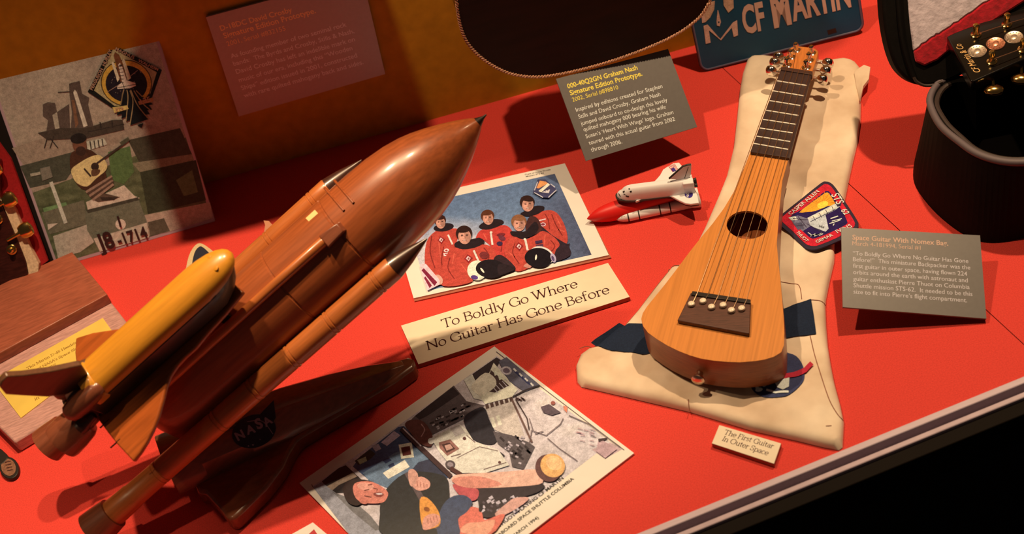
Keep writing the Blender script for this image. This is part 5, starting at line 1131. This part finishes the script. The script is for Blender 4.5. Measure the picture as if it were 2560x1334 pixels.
t = thing('acoustic_guitar', 'large dark acoustic guitar body with rope binding hanging above the caption card', 'guitar', V((cxg, GY, .1)))
depth_g = .095
prism('body', loop, V((0, depth_g, 0)), M_ngside, t)
prism('soundboard', [p + V((0, -.0006, 0)) for p in loop], V((0, .0008, 0)), M_ngtop, t)
# twisted rope edge
lp = loop; rv = []
for k_ in range(2):
    pts = []
    acc = 0.0
    dense = smooth_path(lp, 6, True)
    for i, p in enumerate(dense):
        q = dense[(i + 1) % len(dense)]; acc += (q - p).length
        ph_ = acc / .0042 * math.pi + k_ * math.pi; pts.append(p + V((0, -.0010 - .0012 * math.cos(ph_), 0)) + (q - p).normalized().cross(V((0, 1, 0))) * (.0012 * math.sin(ph_)))
    rv.append(tube_vf(pts, .0012, 6, True))
obj('rope_edge', *join(rv), M_rope, t, smooth=True)
def bracket(x, z, par): obj('wall_bracket', *join([tube_vf([V((x, GY + depth_g, z)), V((x, wall_y(x) - .002, z))], .008, 12), lathe_vf(V((x, wall_y(x) - .0015, z)), V((0, -1, 0)), [(0, .03), (.006, .03), (.008, .026)], 24)]), M_wire, par, smooth=True)
bracket(cxg, rw[5].z + .30, t)
CXX = -.26
lp2 = guitar_outline(CXX, .428)
t = thing('acoustic_guitar', 'larger acoustic guitar hanging above the card on the back wall, shading the wall', 'guitar', V((CXX, GY, .428)))
prism('body', lp2, V((0, .10, 0)), M_ngside, t)
prism('soundboard', [p + V((0, -.0006, 0)) for p in lp2], V((0, .0008, 0)), M_ngtop, t)
obj('edge_binding', *tube_vf(lp2, .0012, 6, True), M_rope, t, smooth=True)
bracket(CXX, .70, t)

# ---------------------------------------------------------------- licence plate
M_teal = mat('teal_plate', ink(15, 60, 68), rough=.35, spec=.4, var=.15, scale=20); M_platerim = mat('plate_rim', ink(90, 70, 70), rough=.3, spec=.6); M_pcream = mat('plate_cream', ink(200, 145, 105), rough=.45)  # teal darkened to put the guitars' shade into the plate colour
pL = Plane(P(1752, 182), (-.085, -.96, .27))
t = thing('licence_plate', 'teal licence plate with cream capital letters standing near the back wall', 'licence plate', P(1950, 130))
LBp, RBp = pL.at(1752, 182), pL.at(2163, 76); X_ = (RBp - LBp).normalized(); Y_ = pL.n.cross(X_).normalized()
wL = (RBp - LBp).length; hL = wL * .5
def rrect(x0, y0, x1, y1, r, n=6):
    out = []
    for cx_, cy_, a0 in ((x1 - r, y0 + r, -90), (x1 - r, y1 - r, 0), (x0 + r, y1 - r, 90), (x0 + r, y0 + r, 180)):
        out += [(cx_ + r * math.cos(R(a0 + 90 * i / n)), cy_ + r * math.sin(R(a0 + 90 * i / n))) for i in range(n + 1)]
    return out
rr = [LBp + X_ * x + Y_ * y for x, y in rrect(0, 0, wL, hL, .014)]
pla = prism('plate', rr, -pL.n * .0015, M_teal, t)
rr2 = [LBp + X_ * x + Y_ * y + pL.n * .0008 for x, y in rrect(.0025, .0025, wL - .0025, hL - .0025, .012)]
obj('rim', *tube_vf(rr2, .0016, 8, True), M_platerim, t, smooth=True)
prism('slot', [pL.up(.0004).at(*p) for p in [(2068, 76), (2089, 70), (2092, 80), (2071, 86)]], -pL.n * .0005, M_tblk, t)
c4b = lambda x, y: (1700 + x / 2.977, y / 2.977)
lettering('lettering', [('CF', (478, 248), (640, 212), {'ysc': 2.1}), ('M', (700, 196), (832, 164), {'ysc': 1.9, 'bold': .05}), ('ARTIN', (842, 152), (1275, 42), {'ysc': 2.1})], pL, M_pcream, t, m=c4b, bold=.035, lift=8e-4)
a = Art(pL, m=c4b, base=8e-4)
CRM = (205, 150, 110)
a.poly([(155, 60), (180, 55), (190, 165), (165, 170)], CRM); a.poly([(175, 192), (205, 182), (300, 290), (395, 165), (425, 150), (432, 262), (400, 275), (385, 205), (305, 300), (215, 225), (228, 318), (192, 326)], CRM)
a.poly([(165, 30), (260, 5), (255, 70), (225, 130), (190, 165)], (190, 140, 95)); a.poly([(320, -40), (395, -40), (400, 60), (360, 95), (325, 40)], (190, 140, 95)); a.poly([(280, 75), (284, 75), (305, 165), (295, 195), (275, 190), (272, 160)], CRM); a.poly(ell(288, 165, 7, 7), (30, 50, 55))
a.build('emblem', t, .4)

# ---------------------------------------------------------------- open guitar case
M_case = mat('black_case_cover', (.004, .003, .0025), rough=.7, spec=.12, var=.3, scale=120, bump=.1); M_caserim = mat('grey_case_trim', ink(96, 74, 60), rough=.6); M_caselin = mat('black_case_lining', (.004, .003, .003), rough=.95, spec=.05); M_seal = mat('brown_case_seal', ink(50, 30, 18), rough=.6)
M_plushw = mat('white_plush', ink(215, 180, 150), rough=1, spec=.05, sheen=.5, var=.25, scale=90, bump=.9); M_plushr = mat('red_plush', (.42, .010, .022), rough=1, spec=.05, sheen=.4, var=.35, scale=120, bump=.9)
t = thing('guitar_case', 'open black guitar case with white and red plush lid at the right edge', 'guitar case', P(2470, 560))
RZ = .115
rim_px = [(2440, 190), (2385, 190), (2348, 204), (2325, 232), (2321, 265), (2347, 318), (2400, 362), (2444, 390), (2500, 407), (2560, 411), (2640, 402)]
rimw = [flat(RZ).at(*p) for p in rim_px]
rimw = smooth_path(rimw, 4)
end = rimw[-1]; far = rimw[0]
rimw = rimw + [end + V((.25, .02, 0)), end + V((.25, .28, 0)), far + V((.10, .03, 0))]
flo_px = [(2420, 330), (2350, 330), (2300, 370), (2284, 420), (2282, 452), (2300, 490), (2335, 527), (2400, 583), (2440, 600), (2480, 606), (2560, 592), (2640, 574)]
n_r = len(rimw); cR = sum(rimw, V()) / n_r
flo = []
fl_c = smooth_path([flat(.001).at(*p) for p in [(2362, 322), (2322, 335), (2295, 372), (2283, 425), (2290, 468), (2330, 522), (2385, 570), (2440, 600), (2495, 606), (2560, 594), (2640, 576)]], 4)
flo = fl_c + [V((end.x + .27, fl_c[-1].y + .02, .001)), V((end.x + .27, end.y + .28, .001)), V((far.x + .10, far.y + .03, .001))]
inn = [p + (V((cR.x, cR.y, RZ)) - p).normalized() * .014 for p in rimw]
inb = [V((p.x, p.y, .02)) for p in inn]
N_ = n_r
vs = flo + rimw + inn + inb
fs = [[r_ * N_ + i, r_ * N_ + (i + 1) % N_, (r_ + 1) * N_ + (i + 1) % N_, (r_ + 1) * N_ + i] for r_ in range(3) for i in range(N_)] + [list(range(N_)), list(range(3 * N_, 4 * N_))]
mi = [0] * N_ + [0] * N_ + [1] * N_ + [0, 1]
obj('shell', vs, fs, [M_case, M_caselin], t, midx=mi)
k_ = 41
trim = [p + Z * .001 for p in rimw[6:k_]]
tt_in = [p + (V((cR.x, cR.y, RZ)) - p).normalized() * .007 for p in trim]
obj('rim_trim', *tube_vf([p * .6 + q * .4 for p, q in zip(trim, tt_in)], .0045, 10), M_caserim, t, smooth=True)
obj('inner_seal', *tube_vf([p + (V((cR.x, cR.y, RZ)) - p).normalized() * .0125 - Z * .002 for p in rimw[6:k_]], .0035, 8), M_seal, t, smooth=True)
pcl = Plane(P(2300, 213, RZ + .004), (-.10, -.86, .50))
lid_px = [(2207, -90), (2206, 0), (2213, 75), (2228, 140), (2250, 183), (2290, 211), (2345, 212), (2400, 190), (2500, 135), (2660, 60), (2660, -90)]
lo_ = smooth_path([pcl.at(*p) for p in lid_px[:8]], 4) + [pcl.at(*p) for p in lid_px[8:]]
lid = prism('lid', lo_, -pcl.n * .035, M_case, t, bevel=.004)
def plush(name, px, m_, lift): 
    pts = [pcl.up(lift).at(*p) for p in px]; o = prism(name, pts, -pcl.n * (lift + .001), m_, lid, bevel=.003); return o
def wob(pts, amp):
    out = []
    for i in range(len(pts) - 1):
        (x0, y0), (x1, y1) = pts[i], pts[i + 1]
        for k in range(6): out.append((x0 + (x1 - x0) * k / 6 + random.uniform(-amp, amp), y0 + (y1 - y0) * k / 6 + random.uniform(-amp, amp)))
    return out + [pts[-1]]
random.seed(5)
edge = wob([(2283, 127), (2330, 95), (2370, 72), (2420, 35), (2480, -2), (2560, -55)], 2.0)
plush('white_plush', [(2272, -90), (2270, 0), (2275, 60)] + edge + [(2600, -90)], M_plushw, .003)
plush('red_plush', edge[::-1] + [(2290, 155), (2312, 165), (2345, 150), (2400, 105), (2470, 62), (2560, 5), (2660, -60), (2620, -90)], M_plushr, .0036)
obj('lid_seal', *tube_vf(smooth_path([pcl.up(.003).at(*p) for p in [(2284, 192), (2292, 204), (2310, 213), (2335, 212), (2356, 204)]], 5), .002, 8), M_seal, lid, smooth=True)
obj('lid_edge', *tube_vf(smooth_path([pcl.up(.002).at(*p) for p in [(2248, -90), (2246, 0), (2254, 90), (2268, 150), (2284, 192)]], 5), .003, 8), M_case, lid, smooth=True)

# ---------------------------------------------------------------- black guitar resting in the open case
M_hsb = mat('black_gloss_headstock', (.005, .004, .0035), rough=.2, spec=.35, coat=.2)
t = thing('black_headstock_guitar', 'black guitar headstock with three coins and gold tuners above the open case', 'guitar', P(2500, 250, .02))
HZ = .165
phd = Plane((0, 0, 0), (-.05, -.12, .99)); phd = Plane(P(2450, 150, HZ), phd.n)
hpx = [(2367, 91), (2385, 82), (2560, 14), (2700, -40), (2700, 92), (2560, 148), (2436, 203), (2426, 202)]
hst = prism('headstock', [phd.at(*p) for p in hpx], -phd.n * .017, M_hsb, t, bevel=.0016, seg=3)
nq = [phd.up(-.004).at(*p) for p in [(2690, -20), (2900, -95), (2900, -10), (2690, 80)]]
prism('neck', nq, -phd.n * .022, M_hsb, t, bevel=.003)
M_coin = mat('silver_coin', (.72, .60, .48), rough=.32, metal=.9, var=.35, scale=400); M_copper = mat('copper_coin', (.75, .34, .22), rough=.32, metal=.9, var=.4, scale=400)
for (u, v), mm in zip(((2443, 129), (2489, 110), (2535, 94)), (M_coin, M_copper, M_coin)):
    c = phd.at(u, v); co = obj('inlaid_coin', *lathe_vf(c, phd.n, [(-.001, .0113), (.0010, .0113), (.0014, .0108), (.0010, .0100), (.0010, .002)], 40), mm, hst, smooth=True)
    obj('coin_relief', *join([lathe_vf(c + phd.n * .001, phd.n, [(-.0005, .005), (.0005, .0047), (.0009, .003), (.001, .0005)], 20, 1, .8)] + [lathe_vf(c + phd.n * .001 + (phd.n.orthogonal().normalized() * math.cos(k * .45) + phd.n.cross(phd.n.orthogonal().normalized()) * math.sin(k * .45)) * .0082, phd.n, [(-.0004, .0009), (.0006, .0006)], 8) for k in range(14)]), mm, co, smooth=True)
for (u, v), (ku, kv) in zip(((2440, 88), (2517, 62), (2590, 34), (2480, 155), (2557, 125), (2630, 98)), ((2402, 76), (2475, 50), (2548, 28), (2484, 218), (2553, 190), (2625, 165))):
    c = phd.at(u, v); kc = phd.up(-.012).at(ku, kv)
    tm = obj('tuning_machine', *join([lathe_vf(c, phd.n, [(0, .0066), (.0016, .0064), (.0026, .0046), (.0036, .0038), (.0125, .0034), (.0130, .0040), (.017, .0038), (.0185, .002)], 20), tube_vf([c - phd.n * .012, kc], .002, 8)]), M_gold, t, smooth=True)
    ax = (kc - c); ax -= phd.n * ax.dot(phd.n); ax.normalize()
    obj('knob', *lathe_vf(kc - ax * .003, ax, [(0, .003), (.002, .0075), (.006, .0115), (.010, .0118), (.014, .0095), (.016, .004)], 24, 1, .5, phd.n.cross(ax)), M_gold, tm, smooth=True)
for p_, q_ in (((2445, 84), (2700, 2)), ((2484, 148), (2700, 68)), ((2521, 58), (2700, 8)), ((2561, 119), (2700, 62))):
    tube('string', [phd.up(.010).at(*p_), phd.up(.006).at(*q_)], .0006, M_string, t, 6)
lettering('lettering', [('CF Martin & Co', (2452, 178), (2401, 108), {'ysc': 1.25})], phd, mat('gold_leaf', (.80, .50, .20), rough=.35, metal=.6), t, bold=.0, lift=4e-4, shear=.35)
